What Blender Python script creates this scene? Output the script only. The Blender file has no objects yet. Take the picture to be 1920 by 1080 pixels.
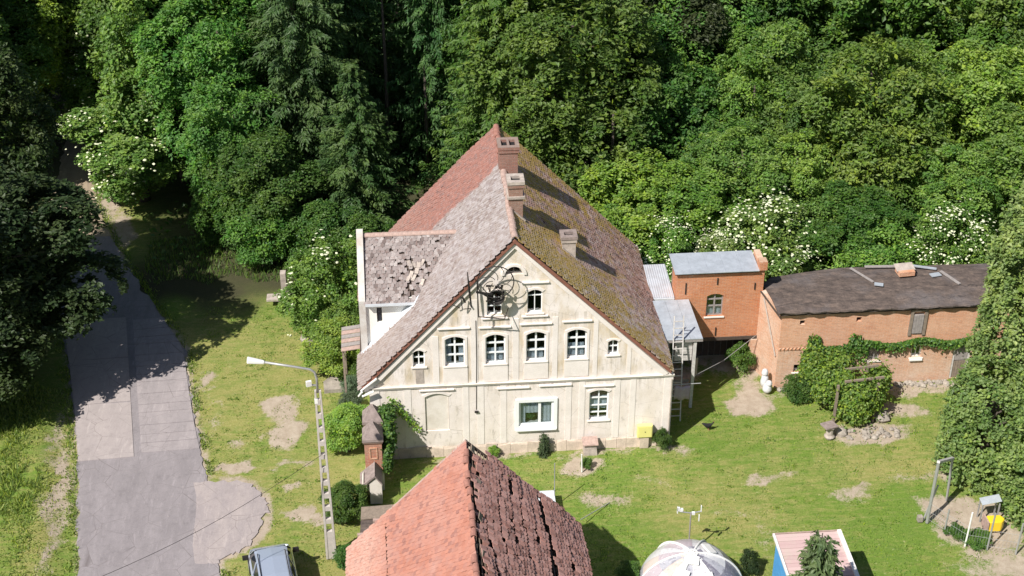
import bpy, math, random
import numpy as np
from mathutils import Vector, Matrix
from mathutils.geometry import tessellate_polygon
random.seed(7); rng = np.random.default_rng(7)
R = math.radians
S = bpy.context.scene; C = S.collection
# ------------------------------------------------------------------ camera, world, sun, exposure
pitch = math.atan(1745 / 2810); yaw = R(4.67)
cam = bpy.data.objects.new('camera', bpy.data.cameras.new('camera')); C.objects.link(cam)
cam.location = (1.82, -51.85, 40.7)
cam.rotation_euler = (math.pi / 2 - pitch, 0, -yaw)
cam.data.sensor_width = 36; cam.data.lens = 2810 / 1920 * 36
cam.data.clip_start = 0.5; cam.data.clip_end = 2000
S.camera = cam
SUN_AZ, SUN_EL = 47, 49          # direction the light travels (from +Y towards +X), height of the sun
W = bpy.data.worlds.new('World'); S.world = W; W.use_nodes = True
wn = W.node_tree.nodes; bg = wn['Background']
sky = wn.new('ShaderNodeTexSky'); sky.sky_type = 'NISHITA'; sky.sun_disc = False
sky.sun_elevation = R(SUN_EL); sky.sun_rotation = R(180 + SUN_AZ)
W.node_tree.links.new(sky.outputs[0], bg.inputs[0]); bg.inputs[1].default_value = 0.06
sl = bpy.data.lights.new('sun', 'SUN'); sl.energy = 5.0; sl.angle = R(0.53); sl.color = (1, 0.955, 0.88)
sun = bpy.data.objects.new('sun', sl); C.objects.link(sun)
d = Vector((math.sin(R(SUN_AZ)) * math.cos(R(SUN_EL)), math.cos(R(SUN_AZ)) * math.cos(R(SUN_EL)), -math.sin(R(SUN_EL))))
sun.rotation_euler = d.to_track_quat('-Z', 'Y').to_euler(); sun.location = (-20, -40, 60)
S.view_settings.view_transform = 'Standard'; S.view_settings.look = 'None'
S.view_settings.exposure = 0.37; S.view_settings.gamma = 1; S.view_settings.use_curve_mapping = False
try:
    S.cycles.max_bounces = 6; S.cycles.transparent_max_bounces = 12
except Exception: pass

# ------------------------------------------------------------------ material helpers
class NT:
    def __init__(s, name):
        s.m = bpy.data.materials.new(name); s.m.use_nodes = True; s.t = s.m.node_tree; s.n = s.t.nodes
        s.b = s.n['Principled BSDF']; s.b.inputs['Roughness'].default_value = 0.85
        s.co = s.n.new('ShaderNodeTexCoord').outputs['Object']
    def L(s, a, b): s.t.links.new(a, b); return s
    def val(s, x, sock):
        if isinstance(x, (int, float)): sock.default_value = x
        elif isinstance(x, (tuple, list)): sock.default_value = tuple(x) + ((1,) if len(x) == 3 and len(sock.default_value) == 4 else ())
        else: s.L(x, sock)
    def noise(s, scale=5, detail=4, rough=.6, vec=None, dist=0, stretch=None):
        n = s.n.new('ShaderNodeTexNoise'); n.inputs['Scale'].default_value = scale
        n.inputs['Detail'].default_value = detail; n.inputs['Roughness'].default_value = rough; n.inputs['Distortion'].default_value = dist
        v = vec or s.co
        if stretch:
            mp = s.n.new('ShaderNodeMapping'); mp.inputs['Scale'].default_value = stretch; s.L(v, mp.inputs[0]); v = mp.outputs[0]
        s.L(v, n.inputs['Vector']); return n.outputs['Fac']
    def vor(s, scale=5, feature='F1', out='Distance', vec=None):
        n = s.n.new('ShaderNodeTexVoronoi'); n.feature = feature; n.inputs['Scale'].default_value = scale
        s.L(vec or s.co, n.inputs['Vector']); return n.outputs[out]
    def ramp(s, fac, stops, interp='LINEAR'):
        n = s.n.new('ShaderNodeValToRGB'); s.L(fac, n.inputs[0]); e = n.color_ramp; e.interpolation = interp
        while len(e.elements) < len(stops): e.elements.new(0.5)
        for el, (p, c) in zip(e.elements, stops):
            el.position = p; el.color = (c, c, c, 1) if isinstance(c, (int, float)) else tuple(c) + (1,)
        return n.outputs[0]
    def mix(s, fac, a, b, mode='MIX'):
        n = s.n.new('ShaderNodeMix'); n.data_type = 'RGBA'; n.blend_type = mode
        s.val(fac, n.inputs[0]); s.val(a, n.inputs[6]); s.val(b, n.inputs[7]); return n.outputs[2]
    def math(s, op, a, b=0.0, c=0.0, clamp=False):
        n = s.n.new('ShaderNodeMath'); n.operation = op; n.use_clamp = clamp
        s.val(a, n.inputs[0]); s.val(b, n.inputs[1]); s.val(c, n.inputs[2]); return n.outputs[0]
    def sep(s, v=None):
        n = s.n.new('ShaderNodeSeparateXYZ'); s.L(v or s.co, n.inputs[0]); return n.outputs
    def comb(s, x, y, z):
        n = s.n.new('ShaderNodeCombineXYZ'); s.val(x, n.inputs[0]); s.val(y, n.inputs[1]); s.val(z, n.inputs[2]); return n.outputs[0]
    def attr(s, name):
        n = s.n.new('ShaderNodeAttribute'); n.attribute_name = name; return n.outputs['Fac']
    def rand(s):
        n = s.n.new('ShaderNodeObjectInfo'); return n.outputs['Random']
    def ocol(s):
        n = s.n.new('ShaderNodeObjectInfo'); return n.outputs['Color']
    def hsv(s, col, h=.5, sa=1., v=1.):
        n = s.n.new('ShaderNodeHueSaturation'); s.val(h, n.inputs[0]); s.val(sa, n.inputs[1]); s.val(v, n.inputs[2]); s.L(col, n.inputs['Color']); return n.outputs[0]
    def bump(s, h, strength=.4, dist=.02):
        n = s.n.new('ShaderNodeBump'); n.inputs['Strength'].default_value = strength; n.inputs['Distance'].default_value = dist
        s.L(h, n.inputs['Height']); s.L(n.outputs[0], s.b.inputs['Normal']); return s
    def col(s, c): s.val(c, s.b.inputs['Base Color']); return s
    def rough(s, r): s.val(r, s.b.inputs['Roughness']); return s

def simple(name, c, rough=.8, var=.25, scale=6, metal=0, bump=.25):
    t = NT(name); n = t.noise(scale, 5); n2 = t.noise(scale * 6, 3)
    lo = tuple(x * (1 - var) for x in c); hi = tuple(min(1, x * (1 + var)) for x in c)
    t.col(t.mix(.35, t.ramp(n, [(.3, lo), (.7, hi)]), t.ramp(n2, [(.3, lo), (.7, hi)])))
    t.rough(rough); t.b.inputs['Metallic'].default_value = metal
    if bump: t.bump(n2, bump, .01)
    return t.m

M = {}
def plaster(name, base, dirt=(.40, .33, .22), amt=1.0, house=False):
    t = NT(name)
    c = t.mix(t.ramp(t.noise(1.3, 6, .65), [(.42, 0), (.72, .55 * amt)]), base, dirt)
    if house:      # ochre bleeding on the old facade, running down in streaks, and a damp foot
        st = t.ramp(t.noise(1.0, 5, .6, stretch=(1.5, 1, .6)), [(.43, 0), (.66, .9 * amt)])
        up_ = t.ramp(t.math('MULTIPLY', t.sep()[2], .1), [(.34, .25), (.42, 1)]); st = t.math('MULTIPLY', st, up_); c = t.mix(st, c, (.55, .43, .25))
        st2 = t.ramp(t.noise(1.7, 6, .7, stretch=(2.6, 1, .9)), [(.56, 0), (.72, .8 * amt)])
        c = t.mix(st2, c, (.30, .27, .22))
        x, y, z = t.sep()
        foot = t.math('MULTIPLY', t.ramp(z, [(.0, 1), (.75, 0)]), t.ramp(t.noise(2.4, 5), [(.4, 0), (.6, .8)]))
        c = t.mix(foot, c, (.40, .31, .24))
        sx = t.ramp(t.noise(1.0, 4, .7, stretch=(9, 1, .25)), [(.5, 0), (.64, .7)]); zb = t.math('MULTIPLY', z, .1); band = t.math('ADD', t.ramp(zb, [(.385, 0), (.46, 1), (.468, 0)]), t.math('ADD', t.ramp(zb, [(.30, 0), (.358, .8), (.36, 0)]), t.ramp(zb, [(.60, 0), (.708, .9), (.712, 0)]))); c = t.mix(t.math('MULTIPLY', sx, band), c, (.36, .31, .25)); crack = t.ramp(t.vor(.8, 'DISTANCE_TO_EDGE', vec=None), [(0, .5), (.008, 0)])
        c = t.mix(crack, c, (.35, .3, .25))
    c = t.mix(t.ramp(t.noise(22, 4), [(.35, .12), (.65, 0)]), c, (.3, .25, .2))
    t.col(c).rough(.92).bump(t.noise(14, 6), .25, .02); return t.m
M['plaster'] = plaster('old_plaster', (.87, .79, .755), dirt=(.58, .51, .43), house=True, amt=.85)
M['trim'] = plaster('plaster_trim', (.86, .79, .75), dirt=(.56, .50, .44), amt=.7)
M['trim2'] = plaster('niche_plaster', (.80, .74, .68), amt=.8)
M['white_plaster'] = plaster('white_plaster', (.82, .80, .76), amt=.25)
M['worn_white'] = plaster('worn_white_plaster', (.62, .60, .58), dirt=(.36, .28, .23), amt=1.3)
M['foot'] = simple('rubble_plinth', (.56, .46, .38), .95, .3, 2.2)

def brick(name, c1, c2, mortar, sc=1.0, wear=.5, wash=(.6, .42, .30)):
    t = NT(name); x, y, z = t.sep()
    g = t.n.new('ShaderNodeNewGeometry'); nx, ny, nz = t.sep(g.outputs['Normal'])
    u = t.math('ADD', t.math('MULTIPLY', x, t.math('ABSOLUTE', ny)), t.math('MULTIPLY', y, t.math('ABSOLUTE', nx)))
    b = t.n.new('ShaderNodeTexBrick'); b.inputs['Scale'].default_value = 1
    b.inputs['Brick Width'].default_value = .26 * sc; b.inputs['Row Height'].default_value = .078 * sc
    b.inputs['Mortar Size'].default_value = .008; b.inputs['Mortar Smooth'].default_value = .3; b.inputs['Bias'].default_value = 0
    t.L(t.comb(u, z, 0), b.inputs['Vector']); b.inputs['Color1'].default_value = c1 + (1,); b.inputs['Color2'].default_value = c2 + (1,); b.inputs['Mortar'].default_value = mortar + (1,)
    c = t.mix(t.ramp(t.noise(.9, 6, .7), [(.35, 0), (.7, wear)]), b.outputs['Color'], wash)
    c = t.mix(t.ramp(t.noise(5, 5, .7, stretch=(1, 1, 2.2)), [(.5, 0), (.75, .5)]), c, tuple(v * .45 for v in c1))
    c = t.mix(t.ramp(t.noise(16, 4), [(.3, .35), (.6, 0)]), c, tuple(v * .5 for v in c1)); c = t.mix(t.ramp(t.noise(2.2, 6, .8), [(.56, 0), (.70, .6)]), c, tuple(v * .55 + .05 for v in c1)); c = t.mix(t.ramp(t.noise(3.3, 6, .8), [(.58, 0), (.72, .55)]), c, (.72, .60, .50))
    t.col(c).rough(.9)
    h = t.math('SUBTRACT', t.noise(30, 3), t.math('MULTIPLY', b.outputs['Fac'], 1.5)); t.bump(h, .5, .012); return t.m
M['brick_orange'] = brick('orange_brick', (.62, .22, .085), (.50, .155, .06), (.50, .35, .25), wear=.35)
M['brick_barn'] = brick('barn_brick', (.72, .33, .18), (.56, .23, .12), (.62, .48, .37), wear=.7, wash=(.74, .50, .36))
M['brick_low'] = brick('pale_brick', (.70, .37, .22), (.60, .28, .16), (.64, .54, .44), wear=.9, wash=(.68, .54, .44))
M['brick_old'] = brick('old_brick', (.34, .16, .11), (.24, .11, .08), (.30, .25, .21), wear=.7, wash=(.32, .25, .21))
M['brick_gate'] = brick('gate_brick', (.52, .19, .11), (.40, .14, .09), (.46, .36, .29), wear=.7, wash=(.55, .38, .28))
M['brick_chim'] = brick('chimney_brick', (.36, .15, .11), (.27, .11, .085), (.28, .22, .19), wear=.8, wash=(.30, .21, .18))

def tiles(name, kind):
    t = NT(name); t.co = t.n.new('ShaderNodeNewGeometry').outputs['Position']
    r = t.math('FRACT', t.math('ADD', t.attr('rnd'), t.rand())); x, y, z = t.sep()
    n = t.noise(1.1, 6, .7); nf = t.noise(9, 5, .75); vf = t.noise(26, 3, .7)
    if kind == 'left':     # pale lichen on the near part, plain red beyond
        red = t.ramp(r, [(0, (.27, .12, .095)), (.5, (.33, .155, .125)), (1, (.23, .125, .11))])
        grey = t.ramp(r, [(0, (.29, .25, .24)), (.35, (.40, .36, .36)), (.75, (.34, .30, .30)), (1, (.23, .18, .175))])
        grey = t.mix(t.ramp(t.noise(3.2, 6, .8), [(.46, 0), (.62, .75)]), grey, (.24, .18, .155))
        edge = t.math('ADD', t.math('MULTIPLY', t.math('SUBTRACT', n, .5), 1.6), t.math('SUBTRACT', 6.7, y))
        c = t.mix(t.ramp(edge, [(.0, 0), (.25, 1)]), red, grey)
        low = t.math('MULTIPLY', t.ramp(t.math('MULTIPLY', x, .25), [(.0, .8), (.8, 0)]), t.ramp(nf, [(.4, .25), (.6, 1)]))
        c = t.mix(low, c, (.30, .225, .19))
        c = t.mix(t.ramp(nf, [(.54, 0), (.7, .5)]), c, (.50, .46, .44))
    elif kind == 'right':  # brown with cushions of ochre moss and white lichen dots
        c = t.ramp(r, [(0, (.24, .13, .10)), (.3, (.50, .31, .26)), (.6, (.40, .25, .22)), (.85, (.56, .42, .38)), (1, (.16, .10, .09))])
        near = t.ramp(t.math('MULTIPLY', y, .1), [(.05, 1), (.42, 0)])
        c = t.mix(t.math('MULTIPLY', near, t.ramp(t.noise(6, 5, .8), [(.42, 0), (.55, 1)])), c, (.66, .59, .55))
        top = t.ramp(t.math('MULTIPLY', z, .1), [(.45, .12), (.95, .9)])
        mossmask = t.math('ADD', t.math('MULTIPLY', near, .55), t.math('MULTIPLY', top, .6))
        far = t.ramp(t.math('MULTIPLY', y, .1), [(.80, 0), (1.0, .9)])
        mossmask = t.math('ADD', mossmask, t.math('MULTIPLY', far, .35), clamp=True)
        zone = t.math('ADD', t.math('MULTIPLY', mossmask, .9), .06, clamp=True)
        pat = t.ramp(t.math('ADD', t.noise(1.5, 6, .75), t.math('MULTIPLY', zone, .22)), [(.56, 0), (.66, 1)])
        fine = t.ramp(nf, [(.40, .25), (.54, 1)])
        c = t.mix(t.math('MULTIPLY', t.math('MULTIPLY', pat, fine), t.ramp(zone, [(.0, .35), (.4, 1)])), c, t.ramp(vf, [(.35, (.23, .145, .03)), (.62, (.56, .38, .06))]))
        c = t.mix(t.ramp(vf, [(.66, 0), (.74, .5)]), c, (.55, .50, .46))
    elif kind == 'dormer':
        c = t.ramp(r, [(0, (.13, .10, .095)), (.3, (.33, .29, .28)), (.7, (.25, .21, .205)), (1, (.42, .38, .37))])
        c = t.mix(t.ramp(nf, [(.5, 0), (.66, .7)]), c, (.20, .12, .10))
    elif kind == 'barn_left':
        c = t.ramp(r, [(0, (.38, .155, .11)), (.5, (.46, .20, .145)), (1, (.34, .15, .12))])
        c = t.mix(t.ramp(t.noise(.8, 6, .75), [(.42, 0), (.68, .7)]), c, (.46, .26, .22))
        c = t.mix(t.ramp(r, [(.9, 0), (.93, .5)]), c, (.26, .12, .10)); c = t.mix(t.ramp(nf, [(.55, 0), (.7, .55)]), c, (.30, .19, .16))
        c = t.mix(t.math('MULTIPLY', t.ramp(x, [(.0, .7), (.9, 0)]), t.ramp(nf, [(.4, .2), (.6, 1)])), c, (.58, .38, .31))
    else:
        c = t.ramp(r, [(0, (.26, .12, .10)), (.35, (.46, .23, .19)), (.75, (.56, .31, .27)), (1, (.32, .17, .15))])
        c = t.mix(t.ramp(nf, [(.5, 0), (.7, .6)]), c, (.38, .30, .27))
    t.col(c).rough(.9).bump(vf, .35, .01); return t.m
for k in ('left', 'right', 'dormer', 'barn_left', 'barn_right'): M['tile_' + k] = tiles('roof_tile_' + k, k)
M['ridge'] = simple('ridge_tile', (.42, .30, .26), .9, .35, 9)
M['ridge_red'] = simple('ridge_tile_red', (.34, .16, .125), .9, .3, 9)
M['dark_wood'] = simple('dark_wood', (.07, .05, .04), .9, .4, 8)
M['wood'] = simple('weathered_wood', (.24, .19, .15), .85, .35, 9)
M['grey_wood'] = simple('grey_wood', (.30, .27, .26), .85, .3, 9)
M['pale_wood'] = simple('pale_painted_wood', (.55, .52, .50), .8, .3, 9)
M['batten'] = simple('roof_batten', (.16, .12, .09), .9, .3, 10)
M['red_board'] = simple('red_brown_board', (.24, .10, .07), .8, .3, 8)
M['white_paint'] = simple('white_paint', (.80, .79, .77), .5, .06, 5, bump=.1)
M['pvc'] = simple('white_window_frame', (.86, .87, .88), .35, .03, 5, bump=0)
M['zinc'] = simple('zinc_sheet', (.52, .56, .62), .45, .2, 3, metal=.35, bump=.1)
M['zinc_pale'] = simple('pale_flashing', (.68, .72, .78), .5, .12, 3, metal=.2, bump=.1)
M['cement'] = simple('cement_render', (.42, .36, .32), .95, .38, 5)
M['slate'] = simple('grey_stone_cap', (.27, .215, .20), .95, .4, 6)
M['iron'] = simple('dark_iron', (.045, .04, .04), .6, .3, 10, metal=.6)
M['steel'] = simple('galvanised_steel', (.42, .42, .42), .5, .15, 6, metal=.4)
M['concrete'] = simple('pole_concrete', (.50, .46, .43), .9, .2, 4)
M['stone'] = simple('field_stone', (.33, .29, .25), .95, .45, 2.2)
M['yellow'] = simple('yellow_gas_box_paint', (.80, .74, .27), .45, .05, 3, bump=0)
M['toy_yellow'] = simple('yellow_plastic', (.85, .58, .03), .4, .05, 3, bump=0)
M['lamp_white'] = simple('lamp_white', (.80, .80, .78), .4, .05, 3, bump=0)
M['dark_glass'] = simple('dark_glass', (.02, .025, .035), .08, .1, 2, bump=0)
M['black'] = simple('matt_black', (.012, .012, .014), .8, .2, 4, bump=0)
M['curtain'] = simple('curtain_cloth', (.80, .79, .83), .9, .15, 7)
M['cloth'] = simple('lilac_cloth', (.42, .34, .42), .9, .15, 7)
M['white_cloth'] = simple('white_sheet', (.60, .60, .61), .7, .06, 4)
M['pot'] = simple('green_leaves_indoors', (.06, .14, .03), .7, .4, 20)
M['rubber'] = simple('tyre_rubber', (.02, .02, .02), .8, .2, 9)
M['blue'] = simple('blue_panel', (.10, .36, .72), .45, .12, 3, bump=.1)
M['clay_pot'] = simple('terracotta', (.48, .22, .14), .85, .2, 6)
t = NT('window_glass'); gl = t.n.new('ShaderNodeBsdfGlossy'); gl.inputs['Roughness'].default_value = .03
tr = t.n.new('ShaderNodeBsdfTransparent'); tr.inputs[0].default_value = (.75, .8, .82, 1); fr = None
ms = t.n.new('ShaderNodeMixShader'); ms.inputs[0].default_value = .10; t.L(tr.outputs[0], ms.inputs[1]); t.L(gl.outputs[0], ms.inputs[2])
t.L(ms.outputs[0], t.n['Material Output'].inputs[0]); M['glass'] = t.m
t = NT('felt_roof'); c = t.ramp(t.noise(1.6, 7, .75, stretch=(1, 2.2, 1)), [(.3, (.05, .038, .034)), (.5, (.105, .08, .07)), (.68, (.19, .14, .115))])
c = t.mix(t.ramp(t.noise(.6, 5), [(.5, 0), (.68, .6)]), c, (.15, .135, .14)); seam = t.ramp(t.math('FRACT', t.math('ADD', t.math('MULTIPLY', t.sep()[1], 1.1), t.math('MULTIPLY', t.noise(.7, 3), 1.2))), [(0, .8), (.07, 0)]); c = t.mix(seam, c, (.03, .025, .025)); c = t.mix(t.ramp(t.noise(4, 6, .8), [(.55, 0), (.7, .6)]), c, (.22, .17, .14)); t.col(c).rough(.95).bump(t.noise(3, 6), .8, .12); M['felt'] = t.m
t = NT('corrugated_metal'); x, y, z = t.sep(); w = t.math('SINE', t.math('MULTIPLY', x, 60)); c = t.mix(t.ramp(t.noise(2, 6), [(.4, 0), (.7, .6)]), (.60, .62, .68), (.42, .40, .42))
t.col(c).rough(.5).bump(w, .4, .02); t.b.inputs['Metallic'].default_value = .25; M['corr'] = t.m
t = NT('pink_boards'); c = t.mix(t.ramp(t.noise(1.8, 6, .7), [(.45, 0), (.7, .7)]), t.ramp(t.rand(), [(0, (.50, .34, .335)), (1, (.60, .44, .425))]), (.52, .44, .38)); t.col(c).rough(.8).bump(t.noise(9, 3), .2, .01); M['pink'] = t.m
t = NT('patchwork_cover'); v = t.n.new('ShaderNodeTexVoronoi'); v.inputs['Scale'].default_value = 1.5; t.L(t.noise(2, 2) and t.co, v.inputs['Vector'])
rr = t.sep(v.outputs['Color'])[0]; c = t.ramp(rr, [(0, (.80, .80, .82)), (.35, (.66, .58, .62)), (.55, (.86, .85, .86)), (.75, (.22, .22, .27)), (.9, (.62, .50, .46))], 'CONSTANT')
c = t.mix(t.ramp(t.noise(7, 6, .8), [(.55, 0), (.62, .7)]), c, (.30, .28, .30)); t.col(c).rough(.35); M['patch'] = t.m
t = NT('car_paint'); t.col((.44, .50, .62)).rough(.25); t.b.inputs['Metallic'].default_value = .35; t.b.inputs['Coat Weight'].default_value = .6; M['car'] = t.m

def leaf(name, transl=.33):
    t = NT(name); r = t.attr('rnd'); oc = t.ocol()
    c = t.hsv(oc, t.math('ADD', t.math('MULTIPLY', t.math('SUBTRACT', r, .5), -.06), .5), t.math('ADD', t.math('MULTIPLY', t.math('FRACT', t.math('MULTIPLY', r, 7)), .25), .85), t.math('MULTIPLY', t.math('ADD', t.math('MULTIPLY', r, .75), .62), t.math('ADD', t.math('MULTIPLY', t.math('FRACT', t.math('MULTIPLY', r, 13)), .5), .75)))
    c = t.hsv(c, t.math('ADD', t.math('MULTIPLY', t.rand(), .02), .49), 1., t.math('ADD', t.math('MULTIPLY', t.rand(), .2), .9))
    t.col(c).rough(.5); t.b.inputs['Specular IOR Level'].default_value = .35
    tb = t.n.new('ShaderNodeBsdfTranslucent'); t.L(t.hsv(c, .49, 1.1, 1.6), tb.inputs[0])
    m = t.n.new('ShaderNodeMixShader'); m.inputs[0].default_value = transl
    t.L(t.b.outputs[0], m.inputs[1]); t.L(tb.outputs[0], m.inputs[2]); t.L(m.outputs[0], t.n['Material Output'].inputs[0]); return t.m
M['leaf'] = leaf('leaf')
M['flower'] = simple('white_blossom', (.64, .66, .46), .8, .1, 9, bump=0)
M['bark'] = simple('bark', (.085, .068, .055), .95, .4, 9)

# ------------------------------------------------------------------ mesh helpers
def np_mesh(name, V, F, mat, rnd=None, smooth=False):
    V = np.asarray(V, np.float32); F = np.asarray(F, np.int32); me = bpy.data.meshes.new(name)
    me.vertices.add(len(V)); me.vertices.foreach_set('co', V.ravel())
    k = F.shape[1]; me.loops.add(F.size); me.loops.foreach_set('vertex_index', F.ravel())
    me.polygons.add(len(F)); me.polygons.foreach_set('loop_start', np.arange(0, F.size, k, dtype=np.int32)); me.polygons.foreach_set('loop_total', np.full(len(F), k, np.int32))
    if rnd is not None:
        a = me.attributes.new('rnd', 'FLOAT', 'POINT'); a.data.foreach_set('value', np.asarray(rnd, np.float32))
    me.update(calc_edges=True); me.materials.append(mat)
    me.polygons.foreach_set('use_smooth', np.full(len(F), bool(smooth)))
    return me
def link(name, me, parent=None, loc=(0, 0, 0), **kw):
    o = bpy.data.objects.new(name, me); C.objects.link(o); o.location = loc
    if parent: o.parent = parent
    for k, v in kw.items(): o[k] = v
    return o
def thing(name, label, cat, loc=(0, 0, 0), rz=0, group=None):
    o = bpy.data.objects.new(name, None); C.objects.link(o); o.location = loc; o.rotation_euler = (0, 0, rz); o.empty_display_size = .3
    o['label'] = label; o['category'] = cat
    if group: o['group'] = group
    return o
def tag(o, label, cat, group=None, kind=None):
    o['label'] = label; o['category'] = cat
    if group: o['group'] = group
    if kind: o['kind'] = kind
    return o
def dup(root, loc, rz=0, scale=None, label=None, color=None):
    def cp(o, par):
        c = o.copy(); C.objects.link(c); c.parent = par
        if color and c.name.startswith(('crown', 'foliage')): c.color = color
        for ch in list(o.children):
            cp(ch, c)
        return c
    r = cp(root, None); r.location = loc; r.rotation_euler = (0, 0, rz)
    if scale: r.scale = scale
    if label: r['label'] = label
    return r
class MB:
    def __init__(s): s.v = []; s.f = []; s.sm = False
    def add(s, V, F):
        n = len(s.v); s.v += [tuple(map(float, p)) for p in V]; s.f += [tuple(i + n for i in f) for f in F]; return s
    def hexa(s, P): return s.add(P, [(0, 3, 2, 1), (4, 5, 6, 7), (0, 1, 5, 4), (1, 2, 6, 5), (2, 3, 7, 6), (3, 0, 4, 7)])
    def box(s, x0, x1, y0, y1, z0, z1): return s.hexa([(x0, y0, z0), (x1, y0, z0), (x1, y1, z0), (x0, y1, z0), (x0, y0, z1), (x1, y0, z1), (x1, y1, z1), (x0, y1, z1)])
    def rbox(s, c, sz, rz=0, rx=0, ry=0):
        m = Matrix.Rotation(rz, 3, 'Z') @ Matrix.Rotation(ry, 3, 'Y') @ Matrix.Rotation(rx, 3, 'X'); a, b, h = sz[0] / 2, sz[1] / 2, sz[2] / 2
        return s.hexa([tuple(Vector(c) + m @ Vector(p)) for p in [(-a, -b, -h), (a, -b, -h), (a, b, -h), (-a, b, -h), (-a, -b, h), (a, -b, h), (a, b, h), (-a, b, h)]])
    def tube(s, pts, r, n=8, cap=True):
        pts = [Vector(p) for p in pts]; rs = r if isinstance(r, (list, tuple)) else [r] * len(pts); V = []; F = []; up = None
        for i, p in enumerate(pts):
            dr = (pts[min(i + 1, len(pts) - 1)] - pts[max(i - 1, 0)]).normalized()
            if up is None: up = Vector((0, 0, 1)) if abs(dr.z) < .9 else Vector((0, 1, 0))
            a = dr.cross(up).normalized(); b = a.cross(dr).normalized()
            if a.length < .1: a = Vector((1, 0, 0)); b = Vector((0, 1, 0))
            V += [p + (a * math.cos(2 * math.pi * k / n) + b * math.sin(2 * math.pi * k / n)) * rs[i] for k in range(n)]
        for i in range(len(pts) - 1):
            for k in range(n): F.append((i * n + k, i * n + (k + 1) % n, (i + 1) * n + (k + 1) % n, (i + 1) * n + k))
        if cap: F.append(tuple(range(n))[::-1]); F.append(tuple(range((len(pts) - 1) * n, len(pts) * n)))
        return s.add(V, F)
    def bar(s, a, b, w=.05, h=.05):
        a = Vector(a); b = Vector(b); dr = (b - a).normalized(); sd = dr.cross(Vector((0, 0, 1)))
        sd = Vector((1, 0, 0)) if sd.length < .05 else sd.normalized(); u = sd.cross(dr).normalized()
        return s.hexa([a - sd * w / 2 - u * h / 2, a + sd * w / 2 - u * h / 2, a + sd * w / 2 + u * h / 2, a - sd * w / 2 + u * h / 2,
                       b - sd * w / 2 - u * h / 2, b + sd * w / 2 - u * h / 2, b + sd * w / 2 + u * h / 2, b - sd * w / 2 + u * h / 2])
    def sheet(s, quad, t):     # a slab: 4 top points, thickness t downwards
        q = [Vector(p) for p in quad]; n = Vector((0, 0, t)); return s.hexa([p - n for p in q] + q)
    def prism(s, loop, fn0, fn1, holes=()):  # a 2D outline (with holes) given depth between fn0 and fn1
        loops = [list(loop)] + [list(h) for h in holes]; flat = [p for l in loops for p in l]
        tris = tessellate_polygon([[Vector((p[0], p[1], 0)) for p in l] for l in loops]); n = len(flat); F = []
        for a, b, c in tris: F.append((a, b, c)); F.append((c + n, b + n, a + n))
        k = 0
        for l in loops:
            m = len(l)
            for i in range(m): F.append((k + i, k + (i + 1) % m, k + (i + 1) % m + n, k + i + n))
            k += m
        return s.add([fn0(*p) for p in flat] + [fn1(*p) for p in flat], F)
    def lathe(s, prof, c=(0, 0, 0), n=16):
        V = []; F = []
        for r, z in prof: V += [(c[0] + r * math.cos(2 * math.pi * k / n), c[1] + r * math.sin(2 * math.pi * k / n), c[2] + z) for k in range(n)]
        for i in range(len(prof) - 1):
            for k in range(n): F.append((i * n + k, i * n + (k + 1) % n, (i + 1) * n + (k + 1) % n, (i + 1) * n + k))
        F.append(tuple(range(n))[::-1]); F.append(tuple(range((len(prof) - 1) * n, len(prof) * n))); return s.add(V, F)
    def mesh(s, name, mat, org=(0, 0, 0), smooth=False):
        me = bpy.data.meshes.new(name); me.from_pydata([(p[0] - org[0], p[1] - org[1], p[2] - org[2]) for p in s.v], [], s.f); me.materials.append(mat)
        import bmesh
        bm = bmesh.new(); bm.from_mesh(me); bmesh.ops.recalc_face_normals(bm, faces=bm.faces); bm.to_mesh(me); bm.free()
        if smooth: me.polygons.foreach_set('use_smooth', [True] * len(me.polygons))
        me.update(); return me
    def build(s, name, mat, parent=None, smooth=False, **kw):
        org = (0, 0, 0); p = parent
        while p: org = tuple(a + b for a, b in zip(org, p.location)); p = p.parent
        return link(name, s.mesh(name, mat, org, smooth), parent, **kw)
def bevel(o, w=.02, seg=2):
    m = o.modifiers.new('bevel', 'BEVEL'); m.width = w; m.segments = seg; m.limit_method = 'ANGLE'; return o

# lattice noise for numpy
_L = rng.random((64, 64))
def vn(x, y):
    xi = np.floor(x).astype(int); yi = np.floor(y).astype(int); fx = x - xi; fy = y - yi; fx = fx * fx * (3 - 2 * fx); fy = fy * fy * (3 - 2 * fy)
    a = _L[xi % 64, yi % 64]; b = _L[(xi + 1) % 64, yi % 64]; c = _L[xi % 64, (yi + 1) % 64]; e = _L[(xi + 1) % 64, (yi + 1) % 64]
    return (a * (1 - fx) + b * fx) * (1 - fy) + (c * (1 - fx) + e * fx) * fy
def fbm(x, y, s=1., o=4):
    x = np.asarray(x, float) * s; y = np.asarray(y, float) * s; t = 0; a = .5
    for k in range(o): t = t + a * vn(x * 2 ** k + 11 * k, y * 2 ** k + 7 * k); a *= .5
    return t / .94
exec_parts = True
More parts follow.
